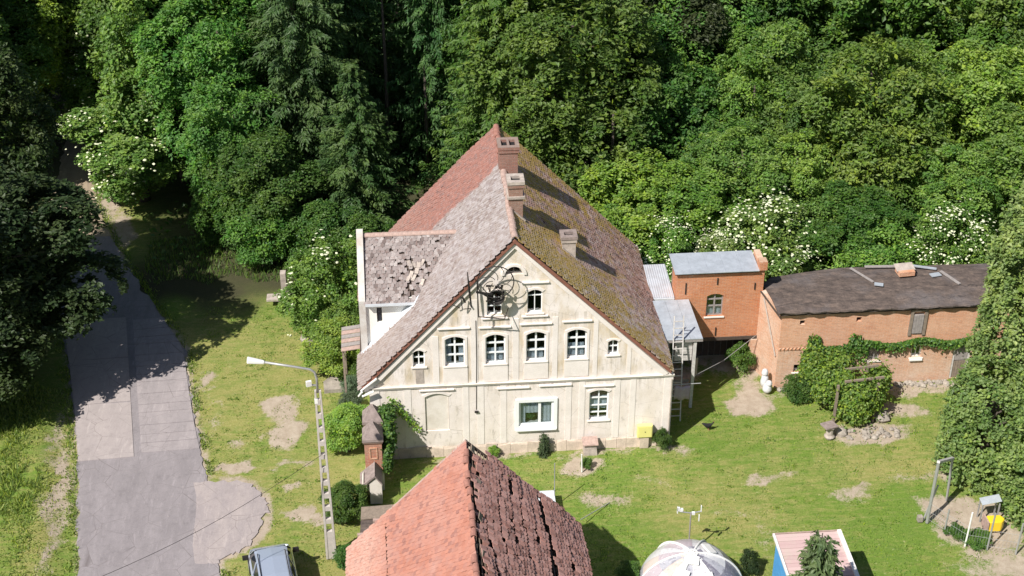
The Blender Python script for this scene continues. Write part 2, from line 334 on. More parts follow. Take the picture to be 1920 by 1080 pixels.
# ================================================================== THE SETTING: ground, road
def axis(a, b, st, far):
    m = np.arange(a, b + st / 2, st); g = []; d_ = st
    x = b
    while x < far: d_ *= 1.35; x += d_; g.append(x)
    lo = []; d_ = st; x = a
    while x > -far: d_ *= 1.35; x -= d_; lo.append(x)
    return np.array(lo[::-1] + list(m) + g)
gx = axis(-32, 42, .22, 500); gy = axis(-22, 36, .22, 500)
X, Y = np.meshgrid(gx, gy); n1 = fbm(X + 50, Y + 50, .35); n2 = fbm(X + 90, Y + 20, 1.6); n3 = fbm(X + 10, Y + 70, 3.5, 3)
def sm(a, b, x): t = np.clip((x - a) / (b - a), 0, 1); return t * t * (3 - 2 * t)
DIRT = [(-4.22, 3.9, .75, 1.0, 1), (-3.95, 2.2, .6, 1.0, 1), (-7.95, 6.5, .35, .7, .8), (-5.98, 1.48, .5, .5, .55), (-5.9, -.18, 1.1, .32, 1), (-3.45, -.15, .6, .35, .7),
 (-3.5, -1.67, .35, .35, .8), (-2.99, -3.44, .75, .55, .95), (20.17, -4.06, .7, .45, .75), (16.92, -2.8, 1.1, .4, .6), (9.7, -3.55, 1.0, .5, .6), (17.3, 2.65, .9, .8, .95), (17.6, 3.9, .5, 1.1, .9),
 (8.85, -1.25, .95, .5, 1), (23.9, 1.4, 1.1, .5, .9), (21.9, -.05, 1.7, .6, .9), (23.9, -3.1, 1.6, .4, .5), (24.4, -5.6, 1.4, 1.0, 1.1), (24.9, -6.9, 1.5, 1.2, 1.1), (25.6, -8.8, 2.2, 1.0, .7), (23.2, -6.6, .4, .5, .7),
 (15.0, -4.8, 1.2, .35, .35), (15.6, -6.3, .25, 1.3, .35), (16.5, -6.9, .2, 1.5, .35), (24.5, 3.1, 5.5, .45, .75), (13.4, -.6, .4, .25, .6), (10.9, -.35, 3.3, .25, .6), (5, -.25, 3, .22, .6), (-15.2, 24.4, .9, 2.2, .9),
 (-14.0, 21.2, .8, 2.0, .8), (-16.6, 27.0, .8, 2.4, 1), (-13.85, 3.2, .35, 2.4, .5), (-13.3, -.6, .4, 2.6, .75), (-12.9, -4.2, .35, 2.4, .6), (27.8, 3.2, .8, .3, .6), (14.2, 5.2, 1.2, 1.0, .7), (17.5, 7.5, 2.5, 2.2, 1.),
 (-1.5, 5.6, .5, .3, .0), (-7.2, 3.5, .22, 3.5, .35), (11.9, -2.6, .8, .25, .4), (26.5, -1.2, 1.5, .5, .4)]
dirt = np.zeros_like(X)
Xw = X + (fbm(X + 31, Y + 3, 1.1) - .5) * 1.5 + (fbm(X + 5, Y + 43, 3.2) - .5) * .5; Yw = Y + (fbm(X + 71, Y + 33, 1.1) - .5) * 1.3 + (fbm(X + 15, Y + 3, 3.2) - .5) * .5
for cx, cy, rx, ry, a in DIRT:
    q = ((Xw - cx) / rx) ** 2 + ((Yw - cy) / ry) ** 2; dirt = np.maximum(dirt, a * np.clip(1.35 - q * .62, 0, 1.25) * (.72 + .5 * n2))
edge = -14.3 + 0 * Y
def road_left(y): return np.interp(y, [-30, -6.5, .6, 6, 12.3, 18.7, 24.8, 28.7, 33, 45, 60], [-8.2, -11.58, -12.77, -13.89, -15.4, -17.1, -18.3, -18.2, -18.6, -21, -25])
def road_right(y): return np.interp(y, [-30, -7, -.8, 2.9, 5.4, 9.2, 12.4, 15.6, 18.4, 23.2, 27.8, 33, 45, 60], [-2.0, -6.04, -7.1, -7.93, -8.41, -9.09, -10.6, -12.1, -13.4, -15.2, -16.5, -17.2, -19.5, -23.5])
rl, rr_ = road_left(Y), road_right(Y)
near_a = np.exp(-((np.hypot((X + 6.3) / 1.95, (Y + 3.4) / 2.45) - 1.0) / .13) ** 2) * (X > -6.6) * 1.0; near_r = np.exp(-((X - rr_) / .35) ** 2) * .85 * sm(30, 25, Y); near_l = np.exp(-((X - rl) / .28) ** 2) * .6 * sm(30, 25, Y)
dirt = np.maximum(dirt, np.maximum(np.maximum(near_r, near_a), near_l) * (.6 + .7 * n2)); dirt = dirt * (.55 + .9 * n3)
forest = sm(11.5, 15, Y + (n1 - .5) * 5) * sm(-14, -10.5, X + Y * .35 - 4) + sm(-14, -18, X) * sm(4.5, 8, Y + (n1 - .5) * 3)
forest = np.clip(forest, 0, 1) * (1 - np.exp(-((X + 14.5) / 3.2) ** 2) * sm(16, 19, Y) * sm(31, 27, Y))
verge = sm(1.5, -1.5, X) * sm(-12, -9, X) * sm(14, 8, Y)
dry = np.clip(.30 + .35 * (n1 - .5) * 2 + .5 * (n2 - .5) + .42 * verge, 0, 1)
dry = np.maximum(dry, .8 * np.exp(-((X + 13.4) / .9) ** 2) * sm(6, 3, Y)); dry = np.maximum(dry, .75 * np.exp(-((X + 14.5) / 2.2) ** 2) * sm(17, 20, Y))
for cx, cy, rx, ry, a in [(20.5, -2.3, 4, 1.2, .35), (22.5, -5.4, 1.8, 1.6, -.5), (8, -4, 4, 1.5, -.15), (15.5, -1.0, 3, 1.2, -.3), (14, -5.2, 3, 1.2, .35), (19, -8, 3, 1.5, -.2), (24, -2.6, 3, .7, .35), (12.5, -3.6, 2, .8, .3), (21, .0, 4, 1.4, .2)]:
    dry = dry + a * np.exp(-(((X - cx) / rx) ** 2 + ((Y - cy) / ry) ** 2))
dry = np.clip(dry, 0, 1)
inner = (np.abs(X) < 45) & (Y > -24) & (Y < 38)
Z = -.012 - .06 * (n2) * inner * (1 - np.clip(dirt, 0, 1) * .6) - .02 * n3
bank = sm(0, 1.4, (rl - .35) - X) * sm(7, 3, Y); Z = Z + bank * (.10 + .25 * n1) * (X > -40)
on_road = (X > rl - .15) & (X < rr_ + .15); Z = np.where(on_road, np.minimum(Z, -.03), Z)
nx_, ny_ = len(gx), len(gy); idx = np.arange(nx_ * ny_).reshape(ny_, nx_)
F = np.stack([idx[:-1, :-1], idx[:-1, 1:], idx[1:, 1:], idx[1:, :-1]], -1).reshape(-1, 4)
t = NT('meadow_ground')
fn = t.noise(2.4, 8, .72); ff = t.noise(14, 6, .8); fs = t.noise(40, 4, .8); stk = t.noise(1, 6, .7, stretch=(1.1, 5.5, 1)); fw = t.noise(.55, 5, .65)
g1 = t.ramp(ff, [(.3, (.07, .135, .014)), (.5, (.15, .25, .025)), (.72, (.25, .33, .055))])
g2 = t.ramp(ff, [(.3, (.22, .21, .055)), (.5, (.35, .325, .10)), (.72, (.50, .45, .20))])
dv = t.math('ADD', t.attr('dry'), t.math('ADD', t.math('MULTIPLY', t.math('SUBTRACT', fn, .5), 1.5), t.math('MULTIPLY', t.math('SUBTRACT', stk, .5), 2.0)))
c = t.mix(t.ramp(dv, [(.08, 0), (.85, 1)]), g1, g2)
c = t.mix(t.ramp(fs, [(.35, .55), (.58, 0)]), c, (.05, .08, .015)); c = t.mix(t.ramp(t.noise(1.1, 6, .75, stretch=(.8, 2.2, 1)), [(.5, 0), (.68, .5)]), c, (.10, .19, .022)); c = t.mix(t.ramp(t.noise(1.9, 6, .8, stretch=(.6, 2.6, 1)), [(.56, 0), (.7, .55)]), c, (.36, .29, .15))
c = t.mix(t.ramp(t.noise(6, 3, .5), [(.66, 0), (.74, .4)]), c, (.50, .46, .24))
soil = t.ramp(t.mix(.5, fn, fs), [(.3, (.26, .20, .145)), (.5, (.41, .335, .26)), (.7, (.56, .49, .40))])
dd = t.math('ADD', t.attr('dirt'), t.math('ADD', t.math('MULTIPLY', t.math('SUBTRACT', ff, .5), 1.7), t.math('MULTIPLY', t.math('SUBTRACT', fn, .5), 1.0)))
c = t.mix(t.ramp(dd, [(.34, 0), (.70, 1)]), c, soil)
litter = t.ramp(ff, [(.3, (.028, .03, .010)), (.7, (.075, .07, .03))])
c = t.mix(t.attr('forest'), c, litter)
t.col(c).rough(.95).bump(t.mix(.5, fs, ff), .8, .05); M['ground'] = t.m
me = np_mesh('ground', np.stack([X, Y, Z], -1).reshape(-1, 3), F, M['ground'], smooth=True)
for nm, arr in (('dirt', dirt), ('dry', dry), ('forest', forest)):
    a = me.attributes.new(nm, 'FLOAT', 'POINT'); a.data.foreach_set('value', arr.ravel().astype(np.float32))
link('ground', me, kind='structure')

# ---- road: worn asphalt with a paved apron bulging to the right
def road_mat(name, base, patch, sc=1.):
    t = NT(name); n = t.noise(.7, 7, .7, stretch=(2.2, .6, 1)); f = t.noise(28, 5, .8)
    c = t.mix(t.ramp(n, [(.35, 0), (.62, .8)]), base, patch); c = t.mix(t.ramp(f, [(.35, .35), (.6, 0)]), c, tuple(v * .6 for v in base))
    c = t.mix(t.ramp(t.noise(1.5, 6, .7, stretch=(3.5, .5, 1)), [(.55, 0), (.72, .45)]), c, tuple(min(1, v * 1.35) for v in patch))
    c = t.mix(t.ramp(t.noise(2.6, 7, .8), [(.5, 0), (.7, .5)]), c, tuple(v * .62 for v in base)); c = t.mix(t.ramp(t.noise(8, 5, .8), [(.58, 0), (.7, .45)]), c, (.42, .37, .33)); crack = t.ramp(t.vor(.8, 'DISTANCE_TO_EDGE'), [(0, .75), (.012, 0)]); c = t.mix(t.math('MULTIPLY', crack, t.ramp(n, [(.4, 0), (.6, 1)])), c, (.12, .10, .10))
    t.col(c).rough(.93).bump(f, .35, .01); return t.m
M['asphalt'] = road_mat('worn_asphalt', (.235, .212, .222), (.32, .288, .30))
M['slab'] = road_mat('concrete_slab', (.36, .315, .31), (.44, .385, .375))
M['slab2'] = road_mat('concrete_slab_ribbed', (.30, .268, .275), (.39, .345, .35))
M['apron'] = road_mat('gravelly_apron', (.32, .28, .285), (.43, .37, .355))
ys = np.arange(-30, 60, .18); Lx = road_left(ys) + (fbm(ys * 0 + 3, ys, 1.9) - .5) * .5; Rx = road_right(ys) + (fbm(ys * 0 + 9, ys, 1.9) - .5) * .5
cols = np.linspace(0, 1, 7); V = np.array([(l + (r_ - l) * k, y, .008) for y, l, r_ in zip(ys, Lx, Rx) for k in cols]); w = len(cols)
F = [(i * w + j, i * w + j + 1, (i + 1) * w + j + 1, (i + 1) * w + j) for i in range(len(ys) - 1) for j in range(w - 1)]
road = link('road', np_mesh('road', V, F, M['asphalt']), kind='structure')
M['track'] = road_mat('sandy_track', (.30, .235, .17), (.42, .34, .24)); i0 = int(np.argmax(ys > 20.5))
V2 = np.array([(l + (r_ - l) * k + (0 if 0 < k < 1 else (-.12 if k == 0 else .12)), y, .013) for y, l, r_ in zip(ys[i0:], Lx[i0:], Rx[i0:]) for k in cols]); F2 = [(i * w + j, i * w + j + 1, (i + 1) * w + j + 1, (i + 1) * w + j) for i in range(len(ys) - i0 - 1) for j in range(w - 1)]
link('dirt_track', np_mesh('dirt_track', V2, F2, M['track']), kind='structure')
ap = [(-7.6, -1.0), (-6.6, -1.05), (-5.3, -1.25), (-4.78, -1.9), (-4.45, -2.6), (-4.4, -3.2), (-4.65, -4.0), (-4.85, -5.0), (-5.3, -5.6), (-5.9, -5.9), (-6.3, -6.2), (-7.2, -6.2)]
pts = []
for i, (a, b) in enumerate(zip(ap, ap[1:] + ap[:1])):
    for k in range(5):
        x = a[0] + (b[0] - a[0]) * k / 5; y = a[1] + (b[1] - a[1]) * k / 5; pts.append((x + random.uniform(-.12, .12), y + random.uniform(-.12, .12)))
MB().prism(pts, lambda x, y: (x, y, -.15), lambda x, y: (x, y, .012)).build('paved_apron', M['apron'], kind='structure')
# ---- concrete slabs laid on the road, each one its own piece
def slab(poly, mat, name='concrete_slab', z=.03):
    cx = sum(p[0] for p in poly) / len(poly); cy = sum(p[1] for p in poly) / len(poly)
    pl = [(p[0] + (cx - p[0]) * .008, p[1] + (cy - p[1]) * .008) for p in poly]
    b = MB().prism(pl, lambda x, y: (x, y, -.005), lambda x, y: (x, y, z)); return b.build(name, mat, road)
for y0, y1 in ((.85, 4.95), (5.02, 8.6), (8.66, 12.2)):
    sl_ = lambda y: road_left(y) + .05; m_ = lambda y: -10.25 - (y - 1) * .165
    slab([(sl_(y0), y0 - .1), (m_(y0) - .16, y0 + .05), (m_(y1) - .16, y1 + .05), (sl_(y1), y1)], M['slab'], z=.028 + random.uniform(0, .006))
y0 = 1.15
while y0 < 12:
    y1 = y0 + random.choice([.62, .85, .95, .7])
    if True: slab([(m_(y0) + .16, y0), (road_right(y0) - .06, y0 + .12), (road_right(y1 - .05) - .06, y1 + .08), (m_(y1 - .05) + .16, y1 - .04)], M['slab2'], z=.026 + random.uniform(0, .01))
    y0 = y1

# ================================================================== tile fields
def tile_pts(o, u, v, rows, cols, tw, ex, tl, th, keep=None, jit=.012, warp=None, tilt=.024):
    """o: ridge end corner; u: unit vector along the ridge; v: unit vector down the slope. Returns per-tile 12 corner points and offsets."""
    o, u, v = map(np.array, (o, u, v)); n = np.cross(u, v); n = n if n[2] > 0 else -n
    shape = np.array([(-.5, 0), (.5, 0), (.5, .82), (.28, 1), (-.28, 1), (-.5, .82)]); out = []
    for r_ in range(rows):
        for c_ in range(cols + 1):
            uu = (c_ + (0 if r_ % 2 else .5)) * tw
            if uu > cols * tw: continue
            if keep and not keep(r_, c_, uu, r_ * ex): continue
            du, dv, dn, rt = rng.normal(0, jit * .6), rng.normal(0, jit), abs(rng.normal(0, jit * .5)), rng.normal(0, .03)
            wz = warp(uu, r_ * ex) if warp else 0
            base = o + u * (uu + du) + v * (r_ * ex + dv) + n * (.02 + dn + wz)
            out.append((base, u * math.cos(rt) + v * math.sin(rt), v * math.cos(rt) - u * math.sin(rt), n))
    P = []
    for base, uu, vv, n_ in out:
        for k in (0, 1):
            for a, b in shape: P.append(base + uu * a * tw * .94 + vv * b * tl + n_ * (th * k + b * tilt))
    return np.array(P), len(out), shape
TF = np.array([(6, 7, 8, 11), (8, 9, 10, 11), (0, 1, 7, 6), (1, 2, 8, 7), (2, 3, 9, 8), (3, 4, 10, 9), (4, 5, 11, 10), (5, 0, 6, 11)])
def tile_mesh(name, mat, *a, **k):
    P, n, _ = tile_pts(*a, **k); F = (TF[None] + (np.arange(n) * 12)[:, None, None]).reshape(-1, 4)
    return np_mesh(name, P, F, mat, rnd=np.repeat(rng.random(n), 12)), P
# ================================================================== windows
def arch_top(cx, w, z1, a):        # height of a segmental arch of rise a
    return lambda x: z1 - a * ((x - cx) / (w / 2)) ** 2
def win_outline(cx, z0, w, h, a, n=8):
    z1 = z0 + h; top = arch_top(cx, w, z1, a)
    pts = [(cx - w / 2, z0), (cx + w / 2, z0)]
    if a <= 0: return pts + [(cx + w / 2, z1), (cx - w / 2, z1)]
    return pts + [(cx + w / 2 - w * k / n, top(cx + w / 2 - w * k / n)) for k in range(n + 1)]
def window(par, cx, z0, w, h, a=0, xs=(.5,), zs=(.33, .66), y=0, fr=.055, bar=.04, set_=.11, mat='pvc', fcol=None, sill=True, curtains=(), glass='glass', name='window'):
    """frame with one hole per pane, a glass pane in each, sill and curtains; faces -Y"""
    top = arch_top(cx, w, z0 + h, a); ins = lambda x: top(x) - fr
    X_ = [cx - w / 2 + fr] + [cx - w / 2 + w * k for k in xs] + [cx + w / 2 - fr]; Z_ = [z0 + fr] + [z0 + h * k for k in zs] + [None]
    holes = []
    for i in range(len(X_) - 1):
        xa = X_[i] + (bar / 2 if i else 0); xb = X_[i + 1] - (bar / 2 if i < len(X_) - 2 else 0)
        for j in range(len(Z_) - 1):
            za = Z_[j] + (bar / 2 if j else 0); zb = Z_[j + 1]
            if zb is None: p = [(xa, za), (xb, za)] + [(xb + (xa - xb) * k / 4, ins(xb + (xa - xb) * k / 4)) for k in range(5)]
            else: p = [(xa, za), (xb, za), (xb, zb - bar / 2), (xa, zb - bar / 2)]
            holes.append(p)
    f = MB().prism(win_outline(cx, z0, w, h, a), lambda x, z: (x, y + set_, z), lambda x, z: (x, y + set_ + .06, z), holes).build(name, M[mat], par)
    for p in holes: MB().prism(p, lambda x, z: (x, y + set_ + .025, z), lambda x, z: (x, y + set_ + .032, z)).build('pane', M[glass], f)
    if sill: MB().box(cx - w / 2 - .08, cx + w / 2 + .08, y - .06, y + set_, z0 - .06, z0 - .003).build('sill', M['trim'], f)
    for (ca, cb, k0, k1) in curtains:
        x0 = cx - w / 2 + fr; wx = w - 2 * fr; n = 7
        V = []; Fc = []
        for i in range(n + 1):
            xx = x0 + wx * (ca + (cb - ca) * i / n); yy = y + set_ + .10 + .02 * (i % 2)
            V += [(xx, yy, z0 + h * k0), (xx, yy, z0 + h * k1), (xx, yy + .008, z0 + h * k0), (xx, yy + .008, z0 + h * k1)]
        for i in range(n): b = i * 4; Fc += [(b, b + 4, b + 5, b + 1), (b + 2, b + 3, b + 7, b + 6)]
        MB().add(V, Fc).build('curtain', M['curtain'], f)
    return f
def strip(mb, x0, x1, z0, z1, y=0, t=.03): mb.box(x0, x1, y - t, y - .0005, z0, z1)

# ================================================================== THE OLD HOUSE
house = thing('old_house', 'large old plastered farmhouse with steep tiled roof, three chimneys and a cream gable', 'house', (6.5, 0, 0))
ZL = lambda x: 10.78 - 1.064 * (6.16 - x); ZR = lambda x: 10.78 - 1.006 * (x - 6.16); LEN = 10.35
W_UP = [(3.66, 4.66, .84, 1.48), (5.36, 4.68, .84, 1.48), (7.07, 4.72, .84, 1.48), (8.79, 4.75, .84, 1.48)]
W_ALL = [(2.14, 4.70, .50, .84, .12)] + [w_ + (.14,) for w_ in W_UP] + [(10.34, 4.86, .46, .76, .10), (5.33, 7.12, .62, 1.14, .13), (7.0, 7.14, .62, 1.14, .13), (9.82, 1.46, .84, 1.60, .13), (6.14, 9.03, .74, .40, .36)]
holes = [win_outline(*w_) for w_ in W_ALL] + [win_outline(7.10, 1.36, 1.50, 1.26, 0), win_outline(2.84, 1.30, 1.02, 1.98, .16)]
outl = [(0, 0), (13, 0), (13, 3.74), (6.16, 10.62), (0, 4.07)]
fw = MB().prism(outl, lambda x, z: (x, 0, z), lambda x, z: (x, .38, z), holes).build('front_wall', M['plaster'], house)
MB().prism([(x, z) for x, z in outl], lambda x, z: (x, LEN - .45, z), lambda x, z: (x, LEN - .1, z)).build('back_wall', M['plaster'], house)
MB().box(12.62, 13, .381, LEN - .451, 0, 3.74).build('side_wall', M['white_plaster'], house)
MB().box(0, .38, .381, LEN - .451, 0, 4.07).build('side_wall', M['white_plaster'], house)
MB().box(.381, 12.619, .381, LEN - .451, 3.5, 3.6).build('upper_floor', M['dark_wood'], house); MB().box(.381, 12.619, .381, LEN - .451, .05, .12).build('ground_floor', M['dark_wood'], house)
for x_ in (4.6, 8.4): MB().box(x_, x_ + .1, .382, LEN - .46, .13, 3.49).build('partition', M['dark_wood'], house)
MB().box(.5, 12.5, 3.0, 3.1, .13, 3.49).build('partition', M['dark_wood'], house)
MB().box(2.84 - .5, 2.84 + .5, .06, .3, 1.32, 3.2).build('blind_niche', M['trim2'], house)
# string course, plinth, corner strips
b = MB(); b.box(.02, 13.03, -.06, -.001, 3.62, 3.70); b.box(.02, 13.03, -.10, -.001, 3.702, 3.74); b.build('string_course', M['trim2'], house)
b = MB(); x = -.02
while x < 13.0:
    w_ = random.uniform(.35, .8); x2 = min(13.03, x + w_); b.hexa([(x, -.09 - random.random() * .04, -.05), (x2, -.09 - random.random() * .04, -.05), (x2, -.001, -.05), (x, -.001, -.05), (x, -.06, .30 + random.random() * .22), (x2, -.06, .30 + random.random() * .22), (x2, -.001, .45), (x, -.001, .45)]); x = x2 + .012
b.build('plinth', M['foot'], house)
for x0, x1 in ((.0, .42), (1.45, 1.75), (3.95, 4.2), (4.55, 4.85), (5.55, 5.82), (8.35, 8.62), (8.95, 9.2), (10.45, 10.72), (11.15, 11.4), (12.62, 13.0)):
    b = MB(); strip(b, x0, x1, .46, 3.58, 0, .018); b.build('pilaster', M['trim'], house)
for x0, x1, z1 in ((2.72, 2.98, 6.2), (4.33, 4.62, 7.9), (6.08, 6.34, 6.9), (7.75, 7.98, 6.9), (9.48, 9.68, 6.9), (10.95, 11.12, 5.5)):
    b = MB(); strip(b, x0, x1, 3.755, z1, 0, .016); b.build('pilaster', M['trim'], house)
# surrounds and hoods of the windows
for (cx, z0, w, h, a) in W_ALL[:-1] + [(2.84, 1.30, 1.02, 1.98, .16)]:
    big = cx == 2.84; bw = .10 if w > .6 else .08; bot = z0 - (.0 if w < .6 or z0 < 3 or z0 > 7 else .9)
    o1 = [(cx - w / 2 - bw, bot), (cx + w / 2 + bw, bot)] + [(x_, z_ + bw) for x_, z_ in [(cx + (w / 2 + bw) * (1 - k / 4), arch_top(cx, w + 2 * bw, z0 + h, a)(cx + (w / 2 + bw) * (1 - k / 4))) for k in range(9)]]
    hole = win_outline(cx, z0 + .002, w - .002, h - .002, a)
    MB().prism(o1, lambda x, z: (x, -.028, z), lambda x, z: (x, -.0005, z), [hole] if bot < z0 - .01 else []).build('window_surround', M['trim'], house) if bot < z0 - .01 else \
        MB().prism(o1[2:] + win_outline(cx, z0, w, h, a)[2:][::-1] + [], lambda x, z: (x, -.028, z), lambda x, z: (x, -.0005, z)).build('window_surround', M['trim'], house)
for cx, z, w in ((3.62, 6.55, 1.35), (5.33, 6.52, 1.35), (7.05, 6.60, 1.35), (8.78, 6.64, 1.25), (7.0, 8.62, 1.15), (7.0, 6.98, 1.1), (5.33, 6.96, 1.1), (9.8, 3.28, 1.3), (7.9, 3.42, 1.4), (6.1, 3.38, 1.4), (2.84, 3.46, 1.5)):
    b = MB(); b.box(cx - w / 2, cx + w / 2, -.085, -.001, z, z + .045); b.box(cx - w / 2 + .05, cx + w / 2 - .05, -.045, -.001, z - .05, z - .001); b.build('window_hood', M['trim'], house)
MB().prism([(cx_, z_) for cx_, z_ in [(6.14 + .52 * math.cos(math.pi * k / 12), 9.03 + .52 * math.sin(math.pi * k / 12)) for k in range(13)] + [(6.14 + .385 * math.cos(math.pi * k / 12), 9.03 + .41 * math.sin(math.pi * k / 12)) for k in range(12, -1, -1)]],
    lambda x, z: (x, -.06, z), lambda x, z: (x, -.0005, z)).build('window_surround', M['trim'], house)
# windows themselves
for i, (cx, z0, w, h) in enumerate(W_UP):
    window(house, cx, z0, w, h, .14, (.5,), (.34, .67), bar=.075 if i != 1 else .07, curtains=[(.05, .95, .04, .36 + .1 * (i % 2))] if i else [(.0, .3, .04, .95), (.72, 1, .04, .6)])
window(house, 2.14, 4.70, .50, .84, .12, (.5,), (.5,), bar=.05, fr=.04); window(house, 10.34, 4.86, .46, .76, .10, (.5,), (.5,), bar=.05, fr=.04)
window(house, 5.33, 7.12, .62, 1.14, .13, (.5,), (.34, .68), fr=.04, bar=.035); window(house, 7.0, 7.14, .62, 1.14, .13, (.5,), (.7,), fr=.035, bar=.035)
window(house, 9.82, 1.46, .84, 1.60, .13, (.5,), (.22, .45, .70), bar=.06, curtains=[(.0, 1, .3, .72)])
window(house, 6.14, 9.03, .74, .40, .36, (.5,), (), mat='grey_wood', fr=.03, bar=.02, sill=False)
f = window(house, 7.10, 1.36, 1.50, 1.26, 0, (.60,), (), fr=.09, bar=.12, set_=.02, sill=False, curtains=[(.60, 1, .06, .97), (.0, .16, .06, .97), (.16, .58, .45, .97)])
b = MB(); b.box(6.19, 8.01, -.07, -.001, 2.62, 2.78); b.box(6.19, 8.01, -.07, -.001, 1.12, 1.355); b.box(6.19, 6.348, -.07, -.001, 1.356, 2.619); b.box(7.852, 8.01, -.07, -.001, 1.356, 2.619); b.build('surround', M['pvc'], f)
MB().box(6.22, 7.98, -.14, -.071, 1.13, 1.19).build('sill', M['pvc'], f)
b = MB()
for k in range(50):
    a_ = random.random() * 6.28; q = random.random() * .2; c_ = (6.85 + q * math.cos(a_), .22 + random.random() * .05, 1.58 + random.random() * .22); b.rbox(c_, (.10, .012, .07), a_, a_ * 2, a_ * 3)
b.build('potted_plant', M['pot'], f)
# small grey wooden vent door under the left little window, soot marks etc. as built pieces
MB().box(1.98, 2.32, -.02, -.001, 3.85, 4.55).build('vent_panel', M['cement'], house)
b = MB(); b.tube([(4.55, -.03, 6.9), (4.56, -.03, 5), (4.52, -.03, 2.35)], .014, 6); b.build('cable', M['iron'], house)
MB().rbox((4.52, -.06, 2.25), (.16, .08, .07)).build('wall_lamp', M['iron'], house)
b = MB(); b.tube([(12.93, -.08, 3.5), (12.93, -.08, .1)], .03, 8); b.build('downpipe', M['cement'], house)
# roof decks with thickness, open over the gable
for nm, xa, za, z0 in (('roof_deck', -.40, ZL(-.40), 0), ('roof_deck', 12.90, ZR(12.90), 0)):
    MB().sheet([(xa, -.13, za), (6.16, -.13, 10.78), (6.16, LEN, 10.78), (xa, LEN, za)], .12).build(nm, M['dark_wood'], house)
warp = lambda u, v: (vn(np.array(u * .6 + 3), np.array(v * .5 + 8)) - .5) * .09
uL = np.array([-6.54, 0, -6.96]); uL = uL / np.linalg.norm(uL); uR = np.array([6.74, 0, -6.78]); uR = uR / np.linalg.norm(uR)
lx = lambda v: 6.16 - v * .685
def keepL(r_, c_, uu, vv):
    y = uu - .14; x = 6.16 - vv * .685; z = 10.78 - vv * .729
    return not (2.45 < y < 6.8 and x < 3.9 and z < 8.45 - abs(y - 4.6) * .9 - .05)
def hp(mesh_and, name, par, **kw):
    me = mesh_and[0] if isinstance(mesh_and, tuple) else mesh_and; p = par; org = Vector((0, 0, 0))
    while p: org += p.location; p = p.parent
    o = link(name, me, par, **kw); me.transform(Matrix.Translation(-org)); return o
org = np.array([6.5, 0, 0])
hp(tile_mesh('roof_tiles', M['tile_left'], (6.16, -.14, 10.80), (0, 1, 0), uL, 60, 58, .18, .16, .24, .014, keep=keepL, warp=warp, jit=.011), 'roof_tiles', house, kind='stuff')
hp(tile_mesh('roof_tiles', M['tile_right'], (6.16, -.14, 10.80), (0, 1, 0), uR, 60, 58, .18, .16, .24, .016, keep=lambda r_, c_, u, v: random.random() > .006, warp=warp, jit=.012), 'roof_tiles', house, kind='stuff')
ridge_proto = MB().add([(.15 * math.cos(a) * s_, y, .13 * math.sin(a) * s_) for y, s_ in ((0, 1), (.42, .88)) for a in [math.pi * k / 6 for k in range(7)]] + [(.12 * math.cos(a) * s_, y, .10 * math.sin(a) * s_) for y, s_ in ((0, 1), (.42, .88)) for a in [math.pi * k / 6 for k in range(7)]],
    [(k, k + 1, k + 8, k + 7) for k in range(6)] + [(k + 14, k + 21, k + 22, k + 15) for k in range(6)] + [(k, k + 14, k + 15, k + 1) for k in range(6)] + [(k + 7, k + 8, k + 22, k + 21) for k in range(6)] + [(0, 7, 21, 14), (6, 20, 27, 13)])
me1 = ridge_proto.mesh('ridge_tile', M['ridge']); me2 = ridge_proto.mesh('ridge_tile', M['ridge_red'])
for k in range(26):
    o = link('ridge_tile', me1 if k < 17 else me2, house, (6.16 - 6.5 + random.uniform(-.02, .02), -.14 + k * .4, 10.775 + random.uniform(-.015, .015)))
    o.rotation_euler = (random.uniform(-.02, .02), 0, random.uniform(-.03, .03))
# verge boards on the gable
for sx, e in ((-1, (-.36, ZL(-.36))), (1, (12.86, ZR(12.86)))):
    b = MB(); a0 = Vector((6.16, 0, 10.74)); a1 = Vector((e[0], 0, e[1] - .04))
    b.hexa([(a0.x, -.17, a0.z - .16), (a1.x, -.17, a1.z - .16), (a1.x, -.135, a1.z - .16), (a0.x, -.135, a0.z - .16), (a0.x, -.17, a0.z + .03), (a1.x, -.17, a1.z + .03), (a1.x, -.135, a1.z + .03), (a0.x, -.135, a0.z + .03)])
    b.build('verge_board', M['red_board'], house)
    b = MB(); b.hexa([(a0.x, -.10, a0.z - .42), (a1.x + sx * -.3, -.10, a1.z - .28), (a1.x + sx * -.3, -.002, a1.z - .28), (a0.x, -.002, a0.z - .42), (a0.x, -.10, a0.z - .22), (a1.x + sx * -.1, -.10, a1.z - .17), (a1.x + sx * -.1, -.002, a1.z - .17), (a0.x, -.002, a0.z - .22)])
    b.build('verge_moulding', M['trim'], house)
    # back verge
    b = MB(); b.hexa([(a0.x, LEN, a0.z - .16), (a1.x, LEN, a1.z - .16), (a1.x, LEN + .03, a1.z - .16), (a0.x, LEN + .03, a0.z - .16), (a0.x, LEN, a0.z + .05), (a1.x, LEN, a1.z + .05), (a1.x, LEN + .03, a1.z + .05), (a0.x, LEN + .03, a0.z + .05)])
    b.build('verge_board', M['red_board'], house)
# broken white soffit pieces at the bottom left corner
b = MB(); b.bar((-.35, -.2, 3.75), (.35, -.22, 4.35), .10, .05); b.bar((-.3, -.25, 3.5), (.2, -.25, 3.72), .12, .05); b.bar((-.45, -.1, 3.4), (-.3, -.3, 3.75), .08, .06); b.build('broken_soffit', M['white_paint'], house)
